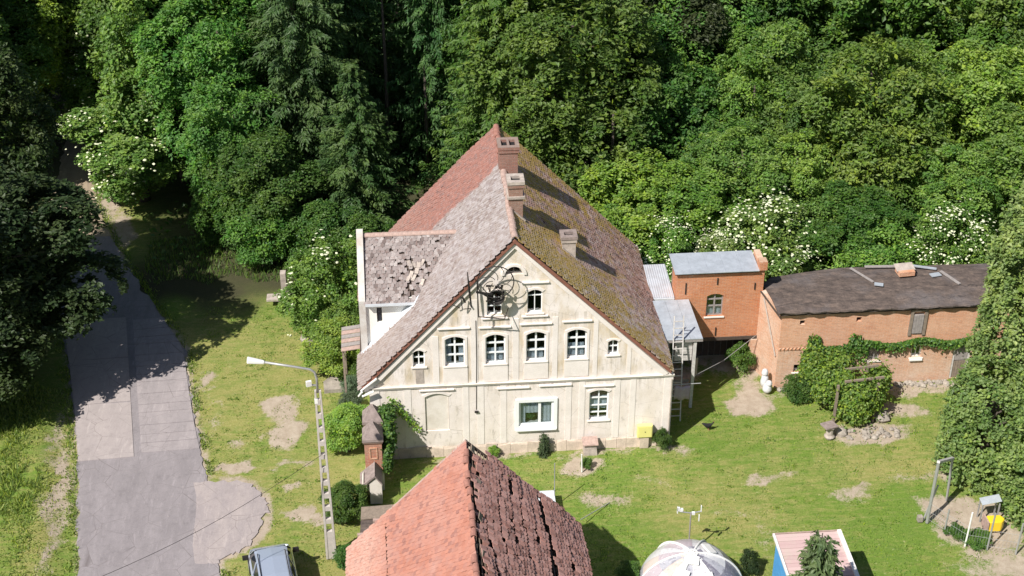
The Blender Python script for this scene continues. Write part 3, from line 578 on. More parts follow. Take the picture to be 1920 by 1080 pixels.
# chimneys
def chimney(x0, x1, y0, y1, z0, z1, mat, cap, pots=2, lab=None):
    b = MB(); b.box(x0, x1, y0, y1, z0, z1 - .30); b.box(x0 - .045, x1 + .045, y0 - .045, y1 + .045, z1 - .302, z1 - .14); ch = b.build('chimney', M[mat], house)
    if lab: ch['label'] = lab
    hs = []; n = pots; w = (x1 - x0 - .1 * (n + 1)) / n
    for k in range(n): xa = x0 + .1 + k * (w + .1); hs.append([(xa, y0 + .14), (xa + w, y0 + .14), (xa + w, y1 - .14), (xa, y1 - .14)])
    MB().prism([(x0 - .07, y0 - .07), (x1 + .07, y0 - .07), (x1 + .07, y1 + .07), (x0 - .07, y1 + .07)], lambda x, y: (x, y, z1 - .139), lambda x, y: (x, y, z1), hs).build('cap', M[cap], ch)
    MB().box(x0 + .05, x1 - .05, y0 + .05, y1 - .05, z1 - .138, z1 - .13).build('flue', M['black'], ch)
    b = MB(); zz = z0 + .0
    b.bar((x0, y0 - .05, ZR(max(x0, 6.17)) + .10), (x1 + .1, y0 - .05, ZR(x1 + .1) + .10), .12, .05); b.build('flashing', M['cement'], ch)
    return ch
chimney(5.98, 6.78, 5.75, 6.6, 10.0, 11.95, 'brick_chim', 'brick_chim', 2, 'tall broad red brick chimney at the back of the ridge')
c2 = chimney(6.12, 6.70, 2.35, 3.0, 9.9, 12.05, 'brick_old', 'cement', 1, 'brick chimney with a pale rendered cap beside the front part of the ridge')
b = MB(); b.box(6.05, 6.77, 2.28, 3.07, 11.25, 11.36); b.build('collar', M['cement'], c2)
chimney(8.42, 9.0, 2.75, 3.3, 7.5, 9.12, 'cement', 'slate', 1, 'short rendered chimney low on the mossy slope')
# dormer with its own little roof on the left slope
dm = MB(); dm.prism([(-.12, 4.3), (2.5, 6.75), (-.12, 6.62)], lambda x, z: (x, 2.41, z), lambda x, z: (x, 2.6, z)).build('dormer', M['white_plaster'], house)
dormer = [o for o in bpy.data.objects if o.name == 'dormer'][0]
dormer.data = MB().prism([(-.12, 4.15), (2.45, 6.64), (-.12, 6.60)], lambda x, z: (x, 2.41, z), lambda x, z: (x, 2.62, z), [[(.44, 5.45), (.66, 5.45), (.66, 6.2), (.44, 6.2)]]).mesh('dormer', M['white_plaster'], (6.5, 0, 0))
MB().prism([(2.28, 3.9), (6.92, 3.9), (6.92, 6.62), (6.85, 6.75), (4.6, 8.85), (2.35, 6.75), (2.28, 6.62)], lambda y, z: (-.30, y, z), lambda y, z: (-.02, y, z)).build('parapet', M['worn_white'], dormer)
MB().box(.47, .63, 2.50, 2.53, 5.46, 6.19).build('slit_window', M['dark_glass'], dormer)
b = MB(); b.box(-.019, 2.15, 2.12, 2.35, 6.44, 6.50); b.box(-.019, 2.15, 2.10, 2.13, 6.44, 6.56); b.build('gutter', M['zinc_pale'], dormer)
MB().box(-.019, 2.2, 2.36, 2.409, 6.30, 6.60).build('fascia', M['dark_wood'], dormer)
q = lambda x, y, dz: (x, y, ZL(x) + dz)
MB().sheet([q(-.32, 2.02, .09), q(2.05, 2.02, .09), q(2.3, 2.40, .12), q(-.32, 2.40, .12)], .03).build('flashing', M['zinc_pale'], dormer)
XE = lambda z: 6.16 - (10.78 - z) / 1.064
uD = np.array([0, -2.35, -2.05]); LD = np.linalg.norm(uD); uD = uD / LD
MB().hexa([(-.019, 2.3, 6.40), (XE(6.3) + .1, 2.3, 6.40), (XE(8.35) + .3, 4.6, 8.40), (-.019, 4.6, 8.40), (-.019, 2.3, 6.47), (XE(6.3) + .1, 2.3, 6.47), (XE(8.35) + .3, 4.6, 8.47), (-.019, 4.6, 8.47)]).build('roof_boards', M['dark_wood'], dormer)
MB().hexa([(-.019, 6.9, 6.40), (XE(6.3) + .1, 6.9, 6.40), (XE(8.35) + .3, 4.6, 8.40), (-.019, 4.6, 8.40), (-.019, 6.9, 6.47), (XE(6.3) + .1, 6.9, 6.47), (XE(8.35) + .3, 4.6, 8.47), (-.019, 4.6, 8.47)]).build('roof_boards', M['tile_right'], dormer)
def keepD(r_, c_, uu, vv):
    z = 8.5 - vv * .657; hole = math.exp(-(((uu - 2.15) / .5) ** 2 + ((vv - 1.75) / .75) ** 2))
    return uu < XE(z) + .12 and random.random() > hole * .75 + .015
hp(tile_mesh('roof_tiles', M['tile_dormer'], (0.0, 4.6, 8.52), (1, 0, 0), uD, 20, 25, .18, .155, .24, .016, keep=keepD, jit=.018), 'roof_tiles', dormer, kind='stuff')
for k in range(9): # slipped tiles lying loose over the hole
    c_ = np.array((2.15, 4.6, 8.6)) + uD * (1.75 + random.uniform(-.45, .55)) + np.array((random.uniform(-.4, .35), 0, 0))
    MB().rbox(tuple(c_), (.17, .30, .016), random.uniform(-.6, .6), math.atan2(2.05, 2.35) + random.uniform(-.15, .15)).build('loose_tile', M['cement'], dormer)
for k in range(10):
    o = link('ridge_tile', me1, dormer, (k * .4 - 6.5 - .0, 4.6, 8.50)); o.rotation_euler = (0, 0, -math.pi / 2)
# weathered plank canopy on brackets by the left wall
b0 = thing('plank_canopy', 'small weathered plank canopy sticking out left of the farmhouse wall under the dormer', 'canopy', (-.8, 4.9, 0))
for k in range(6):
    ya = 4.02 + k * .29; MB().hexa([(-1.28, ya, 2.92 + k * .03), (-.26, ya, 3.06 + k * .03), (-.26, ya + .27, 3.06 + k * .03), (-1.28, ya + .27, 2.92 + k * .03), (-1.28, ya, 2.955 + k * .03), (-.26, ya, 3.095 + k * .03), (-.26, ya + .27, 3.095 + k * .03), (-1.28, ya + .27, 2.955 + k * .03)]).build('plank', M['grey_wood'] if k % 2 else M['ridge'], b0)
for y in (4.15, 5.6): MB().bar((-1.2, y, 0), (-1.2, y, 2.93), .09, .09).build('post', M['wood'], b0)
# steel wheel ornament in front of the upper gable, with its coil of cable
wh = thing('ornamental_steel_wheel', 'rusty steel ring with curled spokes and a dark cable coil mounted on the upper gable', 'wall ornament', (5.34, -.6, 9.0))
def ring(c, r, tr, n=40, a0=0, a1=2 * math.pi, sq=1.0): return [(c[0] + r * math.cos(a0 + (a1 - a0) * k / n), c[1], c[2] + r * sq * math.sin(a0 + (a1 - a0) * k / n)) for k in range(n + 1)]
MB().tube(ring((5.34, -.62, 9.08), .74, .03), .024, 7, False).build('rim', M['iron'], wh)
b = MB()
for k in range(7):
    a0 = k * 2 * math.pi / 7; P_ = []
    for j in range(12):
        r_ = .12 + .62 * j / 11; a = a0 + 1.3 * j / 11; P_.append((5.34 + r_ * math.cos(a), -.62, 9.08 + r_ * math.sin(a)))
    b.tube(P_, .014, 6)
b.build('curled_spokes', M['iron'], wh)
for k in range(5): MB().tube(ring((5.36 + .02 * k, -.55 + .03 * k, 8.30 + .02 * (k % 2)), .34 - .035 * k, .03, 24), .028, 7, False).build('cable_coil', M['iron'], wh)
b = MB(); b.bar((4.60, -.62, 9.05), (4.64, -.62, 7.45), .05, .05); b.bar((4.64, -.62, 7.47), (5.7, -.62, 7.30), .03, .03); b.bar((4.55, -.6, 8.65), (5.2, -.6, 8.5), .06, .08); b.bar((5.7, -.62, 7.3), (5.9, -.02, 7.45), .03, .03); b.bar((4.62, -.62, 8.9), (4.75, -.01, 8.6), .04, .04); b.bar((5.5, -.6, 8.85), (5.6, -.01, 8.4), .05, .05); b.build('bracket', M['iron'], wh)
b = MB()
for k in range(16): b.rbox((5.25 + random.uniform(-.4, .45), -.5 + random.uniform(-.1, .2), 8.4 + random.uniform(-.25, .45)), (random.uniform(.05, .25), .05, random.uniform(.04, .1)), random.uniform(-.5, .5), 0, random.uniform(-1.5, 1.5))
b.build('scrap_bundle', M['iron'], wh)
o = MB().tube([(4.22, -.5, 9.55), (4.28, -.5, 8.7), (4.36, -.48, 7.85)], [.018, .05, .03], 7).build('antenna_rod', M['iron']); tag(o, 'dark iron rod standing against the left gable verge beside the steel wheel', 'rod')
b = MB(); b.tube([(3.95, -.3, 8.25), (4.0, -.2, 7.6), (4.35, -.02, 7.5)], .02, 6); b.tube([(3.6, -.3, 7.9), (3.9, -.1, 7.6)], .018, 6); b.bar((4.0, -.3, 8.25), (4.12, -.3, 8.0), .12, .06)
tag(b.build('cable_bracket', M['iron']), 'small cable bracket with wires on the gable below the iron rod', 'bracket')
# yellow gas box
gb = thing('gas_meter_box', 'pale yellow gas meter box on the lower right of the farmhouse wall', 'meter box', (11.87, -.2, .5))
bevel(MB().box(11.52, 12.18, -.30, -.10, .58, 1.22).build('cabinet', M['yellow'], gb)); MB().box(11.56, 12.14, -.312, -.3005, .62, 1.18).build('door', M['yellow'], gb); MB().box(11.84, 11.88, -.325, -.3125, .88, .92).build('lock', M['iron'], gb)
MB().box(11.66, 12.04, -.26, -.125, -.02, .579).build('base', M['foot'], gb)
# stone box by the wall
bx = thing('cellar_hatch', 'small rendered cellar hatch with a brown lid against the farmhouse plinth', 'cellar hatch', (9.47, -.3, 0))
MB().hexa([(9.15, -.55, -.05), (9.75, -.55, -.05), (9.75, -.13, -.05), (9.15, -.13, -.05), (9.2, -.5, .5), (9.7, -.5, .5), (9.7, -.13, .62), (9.2, -.13, .62)]).build('box', M['cement'], bx); MB().hexa([(9.1, -.6, .505), (9.78, -.6, .505), (9.78, -.13, .625), (9.1, -.13, .625), (9.1, -.6, .56), (9.78, -.6, .56), (9.78, -.13, .68), (9.1, -.13, .68)]).build('lid', M['ridge'], bx)

# ================================================================== ORANGE BRICK OUTHOUSE over an open passage
oh = thing('brick_outhouse', 'tall orange brick outhouse with a tin roof, built over a dark passage', 'outhouse', (16, 5.4, 0))
MB().prism([(14.05, 1.85), (18.05, 1.85), (18.05, 5.45), (14.05, 5.45)], lambda x, z: (x, 5.4, z), lambda x, z: (x, 5.7, z), [win_outline(15.86, 3.02, .78, 1.22, .12)]).build('front_wall', M['brick_orange'], oh)
MB().box(14.05, 14.35, 5.701, 6.5, 1.85, 5.44).build('side_wall', M['brick_orange'], oh); MB().box(17.75, 18.05, 5.701, 6.5, 0, 5.45).build('side_wall', M['brick_orange'], oh); MB().box(14.05, 18.05, 6.501, 6.75, 1.2, 5.4).build('back_wall', M['brick_old'], oh)
MB().box(13.9, 18.04, 5.36, 5.75, 1.68, 1.845).build('beam', M['dark_wood'], oh); MB().box(14.36, 17.74, 5.76, 6.49, 1.75, 1.86).build('floor', M['dark_wood'], oh)
MB().box(17.70, 18.02, 5.30, 5.70, 0, 1.67).build('pier', M['brick_low'], oh)
MB().box(17.75, 18.12, 5.28, 5.72, 5.46, 5.9).build('parapet', M['brick_orange'], oh); MB().box(17.80, 18.08, 5.73, 6.75, 5.46, 5.72).build('parapet', M['brick_barn'], oh)
for k in range(5):
    xa = 13.88 + k * .775; MB().hexa([(xa, 5.2, 5.48), (xa + .77, 5.2, 5.48), (xa + .77, 6.9, 5.56), (xa, 6.9, 5.56), (xa, 5.2, 5.51 + .008 * (k % 2)), (xa + .77, 5.2, 5.51 + .008 * (k % 2)), (xa + .77, 6.9, 5.59), (xa, 6.9, 5.59)]).build('roof_sheet', M['zinc'], oh)
MB().box(13.9, 17.72, 5.26, 5.395, 5.40, 5.475).build('eaves_board', M['dark_wood'], oh)
window(oh, 15.86, 3.02, .78, 1.22, .12, (.5,), (.42, .72), y=5.4, mat='grey_wood', bar=.07, curtains=[(.0, 1, .03, .4)])
for x_, z0_, z1_ in ((14.45, 4.3, 4.9), (16.0, 1.95, 2.4), (15.9, 4.75, 5.1), (17.65, 4.4, 4.75)): MB().box(x_ - .025, x_ + .025, 5.36, 5.399, z0_, z1_).build('wall_anchor', M['iron'], oh)
b = MB()
for k in range(12): b.box(14.3 + k * .29, 14.57 + k * .29, 6.6, 6.64, 0, 1.7)
b.build('board_wall', M['dark_wood'], oh)
# lean-to between house and outhouse
lt = thing('tin_lean_to', 'lean-to shelter with a pale tin roof between farmhouse and orange outhouse', 'lean-to', (13.9, 4, 0))
for k in range(3):
    xa = 13.06 + k * .56; sk = -.12; MB().hexa([(xa, 2.42, 3.80), (xa + .55, 2.42, 3.80), (xa + .55 + sk, 5.34, 4.02), (xa + sk, 5.34, 4.02), (xa, 2.42, 3.83), (xa + .55, 2.42, 3.83), (xa + .55 + sk, 5.34, 4.05), (xa + sk, 5.34, 4.05)]).build('roof_sheet', M['zinc'], lt)
MB().bar((13.06, 2.48, 3.72), (14.74, 2.48, 3.72), .10, .12).build('beam', M['grey_wood'], lt)
for x_ in (13.15, 14.42): MB().bar((x_, 2.55, 0), (x_, 2.55, 3.66), .13, .13).build('post', M['pale_wood'], lt)
for k in range(7): MB().box(13.55, 14.33, 2.62, 2.645, 2.55 + k * .15, 2.68 + k * .15).build('board', M['pale_wood'], lt)
MB().hexa([(14.35, 2.6, 1.3), (14.75, 3.3, 1.3), (14.79, 3.3, 1.3), (14.39, 2.6, 1.3), (14.35, 2.6, 2.6), (14.75, 3.3, 2.2), (14.79, 3.3, 2.2), (14.39, 2.6, 2.6)]).build('windbreak_board', M['grey_wood'], lt)
for k in range(3): MB().box(13.0, 14.6, 3.4 + k * .3, 3.69 + k * .3, .18 * (k), .18 * (k + 1)).build('step', M['stone'], lt)
ls = thing('corrugated_shed_roof', 'small pale corrugated roof behind the tin lean-to, beside the mossy roof', 'shed', (13.8, 6.8, 0))
MB().hexa([(12.95, 5.75, 3.92), (14.02, 5.75, 3.92), (13.98, 8.2, 4.22), (12.95, 8.2, 4.22), (12.95, 5.75, 3.96), (14.02, 5.75, 3.96), (13.98, 8.2, 4.26), (12.95, 8.2, 4.26)]).build('roof', M['corr'], ls); MB().box(13.05, 14.0, 5.8, 8.1, 0, 3.9).build('wall', M['grey_wood'], ls); MB().box(12.95, 14.02, 5.68, 5.74, 3.8, 3.92).build('gutter', M['zinc_pale'], ls)
# ladder leaning on the lean-to
ld = thing('wooden_ladder', 'pale wooden ladder leaning on the edge of the tin lean-to roof', 'ladder', (13.5, 1.5, 0))
A0, A1, B0, B1 = Vector((13.32, 1.55, 0)), Vector((13.42, 2.62, 4.95)), Vector((13.78, 1.55, 0)), Vector((13.84, 2.62, 4.95))
MB().bar(A0, A1, .05, .07).build('rail', M['pale_wood'], ld); MB().bar(B0, B1, .05, .07).build('rail', M['pale_wood'], ld)
for k in range(15): t_ = (k + .8) / 15.6; MB().bar(A0.lerp(A1, t_), B0.lerp(B1, t_), .035, .035).build('rung', M['pale_wood'], ld)
# clothes line with cloth, white bags
o = MB().tube([(14.45, 2.5, 1.75), (16.1, 3.8, 1.62), (17.85, 5.15, 2.0)], .014, 5).build('clothes_line', M['steel']); tag(o, 'thin line strung from the lean-to post to the barn corner across the dark passage', 'clothes line')
cl = MB(); V = []; Fc = []
for i in range(9):
    for j in range(5): V.append((13.35 + i * .085, 1.15 + .05 * math.sin(i * 1.3) + .03 * j, 2.2 - j * .2 + .02 * math.sin(i)))
for i in range(8):
    for j in range(4): Fc.append((i * 5 + j, (i + 1) * 5 + j, (i + 1) * 5 + j + 1, i * 5 + j + 1))
o = cl.add(V, Fc).build('hanging_cloth', M['cloth'], smooth=True); o.modifiers.new('thick', 'SOLIDIFY').thickness = .02; tag(o, 'faded lilac cloth hanging in the shade right of the farmhouse corner', 'cloth')
o = MB().tube([(13.0, 1.18, 2.28), (14.5, 1.18, 2.3)], .02, 6).build('drying_rail', M['steel']); tag(o, 'thin rail holding the lilac cloth in the shade beside the farmhouse', 'rail')
def lump(name, parts, mat):
    b = MB()
    for c_, r_, hz in parts:
        pr = [(r_ * math.sin(math.pi * k / 8) * (1 + .08 * math.sin(k * 2.3)), hz * (1 - math.cos(math.pi * k / 8)) / 2) for k in range(1, 8)]; b.lathe([(.02, 0)] + pr + [(.02, hz)], c_, 14)
    return b.build(name, M[mat], smooth=True)
tag(lump('white_sack', [((18.15, 3.35, .0), .22, .55), ((18.2, 3.3, .42), .15, .3)], 'white_cloth'), 'lower of two full white sacks at the foot of the barn corner', 'sack')
tag(lump('white_sack', [((18.12, 3.78, .0), .2, .75), ((18.1, 3.8, .62), .16, .42)], 'white_cloth'), 'taller white sack standing behind, against the barn corner', 'sack')
# ================================================================== BRICK BARN
bn = thing('brick_barn', 'long low brick barn with a black felt roof and creeper along its middle', 'barn', (23.3, 3.75, 0))
ws = [(19.57, 3.42, .24, .24, 0), (22.18, 3.46, .24, .24, 0), (24.95, 2.66, .52, 1.12, 0), (25.13, 1.32, .50, .62, 0), (23.06, 1.25, .72, .75, 0), (19.72, .80, .62, .42, 0), (27.32, .02, .84, 1.92, 0)]
up = [h_ for h_ in ws if h_[1] > 2.3]; dn = [h_ for h_ in ws if h_[1] < 2.3]
MB().prism([(18.6, 2.2), (29.2, 2.2), (29.2, 4.08), (18.6, 4.08)], lambda x, z: (x, 3.75, z), lambda x, z: (x, 4.05, z), [win_outline(*h_) for h_ in up]).build('upper_wall', M['brick_barn'], bn)
MB().prism([(18.6, -.1), (26.9, -.1), (26.9, .0), (27.74, .0), (27.741, -.1), (29.2, -.1), (29.2, 2.05), (18.6, 2.05)], lambda x, z: (x, 3.77, z), lambda x, z: (x, 4.07, z), [win_outline(*h_) for h_ in dn[:-1]] + [win_outline(27.32, .03, .84, 1.9, 0)]).build('lower_wall', M['brick_low'], bn)
b = MB(); b.box(18.6, 29.2, 3.74, 4.0, 2.051, 2.10)
me = MB().box(-.055, .055, -.03, .12, 0, .075).mesh('brick', M['brick_barn'])
b.build('brick_band', M['brick_barn'], bn)
for k in range(60): link('brick', me, bn, (18.68 + k * .176 - 23.3, 3.745 - 3.75, 2.105)).rotation_euler = (0, 0, .6)
MB().hexa([(18.6, 3.76, -.1), (18.88, 3.76, -.1), (18.25, 5.5, -.1), (17.97, 5.4, -.1), (18.6, 3.76, 4.2), (18.88, 3.76, 4.2), (18.25, 5.5, 4.3), (17.97, 5.4, 4.3)]).build('side_wall', M['brick_low'], bn)
MB().prism([(18.0, 5.5), (18.8, 6.7), (22.4, 7.1), (29.2, 6.6), (29.2, 6.3), (22.4, 6.8), (19, 6.4), (18.3, 5.5)], lambda x, y: (x, y, 0), lambda x, y: (x, y, 4.1)).build('back_wall', M['brick_old'], bn)
rp = [(18.42, 3.55), (21, 3.56), (24, 3.52), (27, 3.55), (29.4, 3.5), (29.4, 6.2), (27.1, 6.95), (25.2, 7.0), (22.5, 7.25), (20.4, 6.95), (18.8, 6.62), (18.12, 5.9), (18.15, 4.6)]
V = []; Fc = []; NX, NY = 40, 14
def inside_edge(u): return np.interp(u, [18.2, 18.9, 20.4, 22.5, 25.2, 27.1, 29.4], [5.9, 6.62, 6.95, 7.2, 7.1, 7.05, 7.0])
for k in range(2):
    for i in range(NX + 1):
        x = 18.35 + 11.0 * i / NX; y0_ = 3.5 + .05 * math.sin(i * 1.7) + random.uniform(-.025, .025); y1_ = inside_edge(x)
        for j in range(NY + 1):
            y = y0_ + (y1_ - y0_) * j / NY; z = 4.26 + .12 * math.sin(math.pi * j / NY) + .08 * (fbm(x + 5, y + 5, .9) - .5); V.append((x - .18 * (j / NY) * (i < 4), y, z - .07 * k))
n_ = (NX + 1) * (NY + 1)
for i in range(NX):
    for j in range(NY):
        a_ = i * (NY + 1) + j; b_ = a_ + NY + 1; Fc += [(a_, b_, b_ + 1, a_ + 1), (a_ + n_, a_ + 1 + n_, b_ + 1 + n_, b_ + n_)]
for i in range(NX): a_ = i * (NY + 1); b_ = a_ + NY + 1; Fc += [(a_, a_ + n_, b_ + n_, b_), (a_ + NY, b_ + NY, b_ + NY + n_, a_ + NY + n_)]
for j in range(NY): Fc += [(j, j + 1, j + 1 + n_, j + n_), (NX * (NY + 1) + j, NX * (NY + 1) + j + n_, NX * (NY + 1) + j + 1 + n_, NX * (NY + 1) + j + 1)]
MB().add(V, Fc).build('felt_roof', M['felt'], bn)
MB().box(18.5, 29.3, 3.62, 3.745, 4.02, 4.12).build('eaves_board', M['dark_wood'], bn)
MB().rbox((24.9, 6.1, 4.58), (.75, .55, .22), .1).build('roof_hatch', M['brick_barn'], bn); MB().rbox((24.9, 6.25, 4.72), (.9, .5, .05), .1, .25).build('hatch_lid', M['cement'], bn)
for c_, sz, rz in (((22.9, 6.2, 4.42), (.12, 1.5, .04), .5), ((24.2, 6.9, 4.40), (1.9, .16, .05), -.05), ((26.0, 6.6, 4.45), (1.1, .14, .05), -.35), ((26.9, 5.6, 4.45), (.14, 1.3, .05), .4), ((23.4, 5.2, 4.5), (.4, .25, .03), -.3), ((26.3, 5.9, 4.45), (.5, .3, .03), .2)):
    MB().rbox(c_, sz, rz).build('loose_board', M['grey_wood'] if sz[1] > .3 or sz[0] > 1.5 else M['zinc'], bn)
dr = MB().box(24.72, 25.18, 3.70, 3.76, 2.70, 3.72).build('loft_hatch', M['grey_wood'], bn)
b = MB(); b.box(24.55, 24.69, 3.68, 3.749, 2.6, 3.9); b.box(25.21, 25.35, 3.68, 3.749, 2.6, 3.9); b.box(24.55, 25.35, 3.68, 3.749, 3.901, 4.0); b.build('frame', M['wood'], dr)
for k in range(4): MB().box(24.735 + k * .112, 24.84 + k * .112, 3.675, 3.699, 2.72, 3.70).build('board', M['grey_wood'], dr)
MB().box(19.42, 19.72, 3.98, 4.0, 3.38, 3.70).build('vent', M['black'], bn); MB().box(22.03, 22.33, 3.98, 4.0, 3.42, 3.74).build('vent', M['black'], bn)
window(bn, 25.13, 1.32, .50, .62, 0, (.5,), (), y=3.77, mat='white_paint', fr=.07); window(bn, 23.06, 1.25, .72, .75, 0, (.33, .66), (), y=3.77, mat='grey_wood', fr=.07); window(bn, 19.72, .80, .62, .42, 0, (.5,), (), y=3.77, mat='grey_wood', fr=.06)
MB().box(24.83, 25.43, 3.66, 3.769, 1.18, 1.25).build('sill', M['white_paint'], bn)
dr = MB().box(26.93, 27.71, 3.86, 3.90, .04, 1.90).build('door', M['grey_wood'], bn)
b = MB(); b.box(26.91, 27.0, 3.79, 3.859, .03, 1.92); b.box(27.64, 27.73, 3.79, 3.859, .03, 1.92); b.box(27.001, 27.639, 3.79, 3.859, 1.82, 1.92); b.build('frame', M['pale_wood'], dr)
for k in range(5): MB().box(27.02 + k * .122, 27.13 + k * .122, 3.825, 3.858, .05, .95).build('board', M['wood'], dr)
MB().box(27.02, 27.62, 3.82, 3.857, 1.02, 1.78).build('upper_leaf', M['grey_wood'], dr)
MB().bar((18.5, 3.68, 3.9), (17.9, 5.2, 4.4), .06, .06).build('rafter_end', M['dark_wood'], bn)
o = MB().tube([(18.05, 5.05, 4.1), (18.35, 4.25, 2.5), (18.5, 3.85, 1.7)], .035, 7).build('drainpipe', M['cement'], bn)
# ================================================================== FRONT BARN with the collapsing roof
fb = thing('tiled_barn', 'foreground barn with a bright red tiled slope and a decaying brown slope missing tiles', 'barn', (3.6, -14, 0))
RX, RZ = 3.64, 8.36; YB0, YB1 = -10.0, -19.6
MB().prism([(-.45, 0), (7.5, 0), (7.5, 4.30), (RX, 8.15), (-.45, 3.75)], lambda x, z: (x, -10.45, z), lambda x, z: (x, -10.15, z)).build('gable_wall', M['brick_old'], fb)
MB().box(-.45, -.1, -19.5, -10.451, 0, 3.75).build('side_wall', M['brick_old'], fb); MB().box(7.2, 7.5, -19.5, -10.451, 0, 4.3).build('side_wall', M['brick_old'], fb)
MB().prism([(-.45, 0), (7.5, 0), (7.5, 4.30), (RX, 8.15), (-.45, 3.75)], lambda x, z: (x, -19.8, z), lambda x, z: (x, -19.501, z)).build('gable_wall', M['brick_old'], fb)
MB().box(-.09, 7.19, -19.49, -10.46, 3.3, 3.4).build('loft_floor', M['dark_wood'], fb)
vL = np.array([-4.44, 0, -4.76]); LL = np.linalg.norm(vL); vL = vL / LL; vR = np.array([4.16, 0, -4.16]); LR = np.linalg.norm(vR); vR = vR / LR
for k in range(12):
    y = -10.3 - k * .82
    MB().bar((RX, y, RZ - .16), (RX + vL[0] * LL, y, RZ - .16 + vL[2] * LL), .10, .13).build('rafter', M['batten'], fb); MB().bar((RX, y, RZ - .16), (RX + vR[0] * LR, y, RZ - .16 + vR[2] * LR), .10, .13).build('rafter', M['batten'], fb)
bm_ = MB().box(-.02, .02, -4.75, 4.75, -.03, 0).mesh('batten', M['batten'])
for v_, n_ in ((vL, 41), (vR, 37)):
    for r_ in range(n_):
        p_ = np.array((RX, -14.75, RZ)) + v_ * (r_ * .16 + .03) - np.array((0, 0, .05)); link('batten', bm_, fb, tuple(p_ - np.array((3.6, -14, 0))))
def bwarpL(u, v): return (vn(np.array(u * .7 + 3), np.array(v * .7 + 18)) - .5) * .07
def bwarpR(u, v): return (vn(np.array(u * .45 + 13), np.array(v * .7 + 4)) - .35) * .16
def sag(u, v): return 0
_cut = {}
def jag(key, c_, base, amp):
    if (key, c_) not in _cut: _cut[(key, c_)] = base + random.uniform(-amp, amp) + amp * math.sin(c_ * .9 + key)
    return _cut[(key, c_)]
def keepBL(r_, c_, u, v): return abs(v - 4.12 + .03 * math.sin(u * 3)) > (.085 if (c_ * 7 % 5) else .02) * (1 if u > .5 else 0) and random.random() > .001
def keepBR(r_, c_, u, v):
    if v < jag(1, c_, .14, .12): return False
    for base, wd, u0, u1 in ((1.85, .12, .4, 4.0), (2.95, .10, 1.0, 3.2), (3.55, .20, .2, 9.6), (1.25, .08, 1.0, 9), (2.4, .07, .0, 9), (4.6, .07, 2, 6)):
        if u0 < u < u1 and abs(v - base - .12 * math.sin(u * 1.1 + base)) < wd * (.6 + .8 * vn(np.array(u * 2.0), np.array(base * 9.))): return False
    if ((u - .25) / .35) ** 2 + ((v - .45) / .45) ** 2 < 1: return False
    if 3.6 < u < 9 and abs(v - (.4 + .12 * (u - 3.6))) < .10: return False
    return random.random() > .03
fC = np.array([math.sin(yaw) * math.cos(pitch), math.cos(yaw) * math.cos(pitch), -math.sin(pitch)]); rC = np.array([math.cos(yaw), -math.sin(yaw), 0]); uC = np.cross(rC, fC)
def barn_slope(v_, rows, mat, keep, warp, nparts, jit):
    P, n, _ = tile_pts((RX, YB0 + .02, RZ), (0, -1, 0), v_, rows, 53, .18, .16, .25, .022, keep=keep, jit=jit, warp=warp, tilt=.034)
    P = P.reshape(n, 12, 3); cen = P.mean(1); q = cen - np.array(cam.location); k = q @ fC; px = 960 + 2810 * (q @ rC) / k; py = 540 - 2810 * (q @ uC) / k
    score = np.where((py < 1085) & (px > 0), k, 1e9); order = np.argsort(score); sel = set(order[:nparts].tolist())
    # one shared tile mesh, placed by matrix, for the nearest ones
    if nparts:
        u = np.array([0, -1., 0]); nn = np.cross(u, v_); nn = nn if nn[2] > 0 else -nn
        shape = [(-.5, 0), (.5, 0), (.5, .82), (.28, 1), (-.28, 1), (-.5, .82)]
        V = [(a * .169, b_ * .25, .022 * t_ + b_ * .034) for t_ in (0, 1) for a, b_ in shape]
        me = bpy.data.meshes.new('roof_tile'); me.from_pydata(V, [], [tuple(f) for f in TF.tolist()] + [(0, 5, 4, 3), (0, 3, 2, 1)]); me.materials.append(mat)
        for i in order[:nparts]:
            p0 = (P[i, 0] + P[i, 1]) / 2; e1 = P[i, 1] - P[i, 0]; e1 /= np.linalg.norm(e1); e3 = P[i, 6] - P[i, 0]; e3 /= np.linalg.norm(e3); e2 = np.cross(e3, e1)
            s_ = 1 if e2 @ v_ > 0 else -1
            if s_ < 0: e1 = -e1; e2 = -e2
            o = link('roof_tile', me, fb); o.matrix_local = Matrix(((e1[0], e2[0], e3[0], p0[0] - 3.6), (e1[1], e2[1], e3[1], p0[1] + 14), (e1[2], e2[2], e3[2], p0[2]), (0, 0, 0, 1)))
    keepi = [i for i in range(n) if i not in sel]; P2 = P[keepi].reshape(-1, 3) - np.array((3.6, -14, 0)); m = len(keepi)
    F = (TF[None] + (np.arange(m) * 12)[:, None, None]).reshape(-1, 4)
    link('roof_tiles', np_mesh('roof_tiles', P2, F, mat, rnd=np.repeat(rng.random(m), 12)), fb, kind='stuff')
barn_slope(vL, 40, M['tile_barn_left'], keepBL, bwarpL, 300, .011)
barn_slope(vR, 36, M['tile_barn_right'], keepBR, bwarpR, 0, .017)
b = MB(); a0 = np.array((RX, YB0 + .03, RZ + .02)); a1 = a0 + vL * LL; b.bar(a0, a1, .09, .10); b.build('verge_board', M['ridge'], fb)
b = MB(); a1 = a0 + vR * LR; b.bar(a0 - np.array((0, 0, .08)), a1 - np.array((0, 0, .12)), .07, .10); b.build('verge_board', M['dark_wood'], fb)
for k in range(22):   # ridge tiles that still cling to the left slope
    if k in (0, 3, 7, 12, 13, 17): continue
    o = link('ridge_tile', me2, fb, (RX - .07 + random.uniform(-.03, .03) - 3.6, -10.4 - k * .42 + 14, RZ - .0 + random.uniform(-.03, .02))); o.rotation_euler = (random.uniform(-.05, .05), random.uniform(-.3, .1), random.uniform(-.08, .08)); o.scale = (.72, .9, .7)
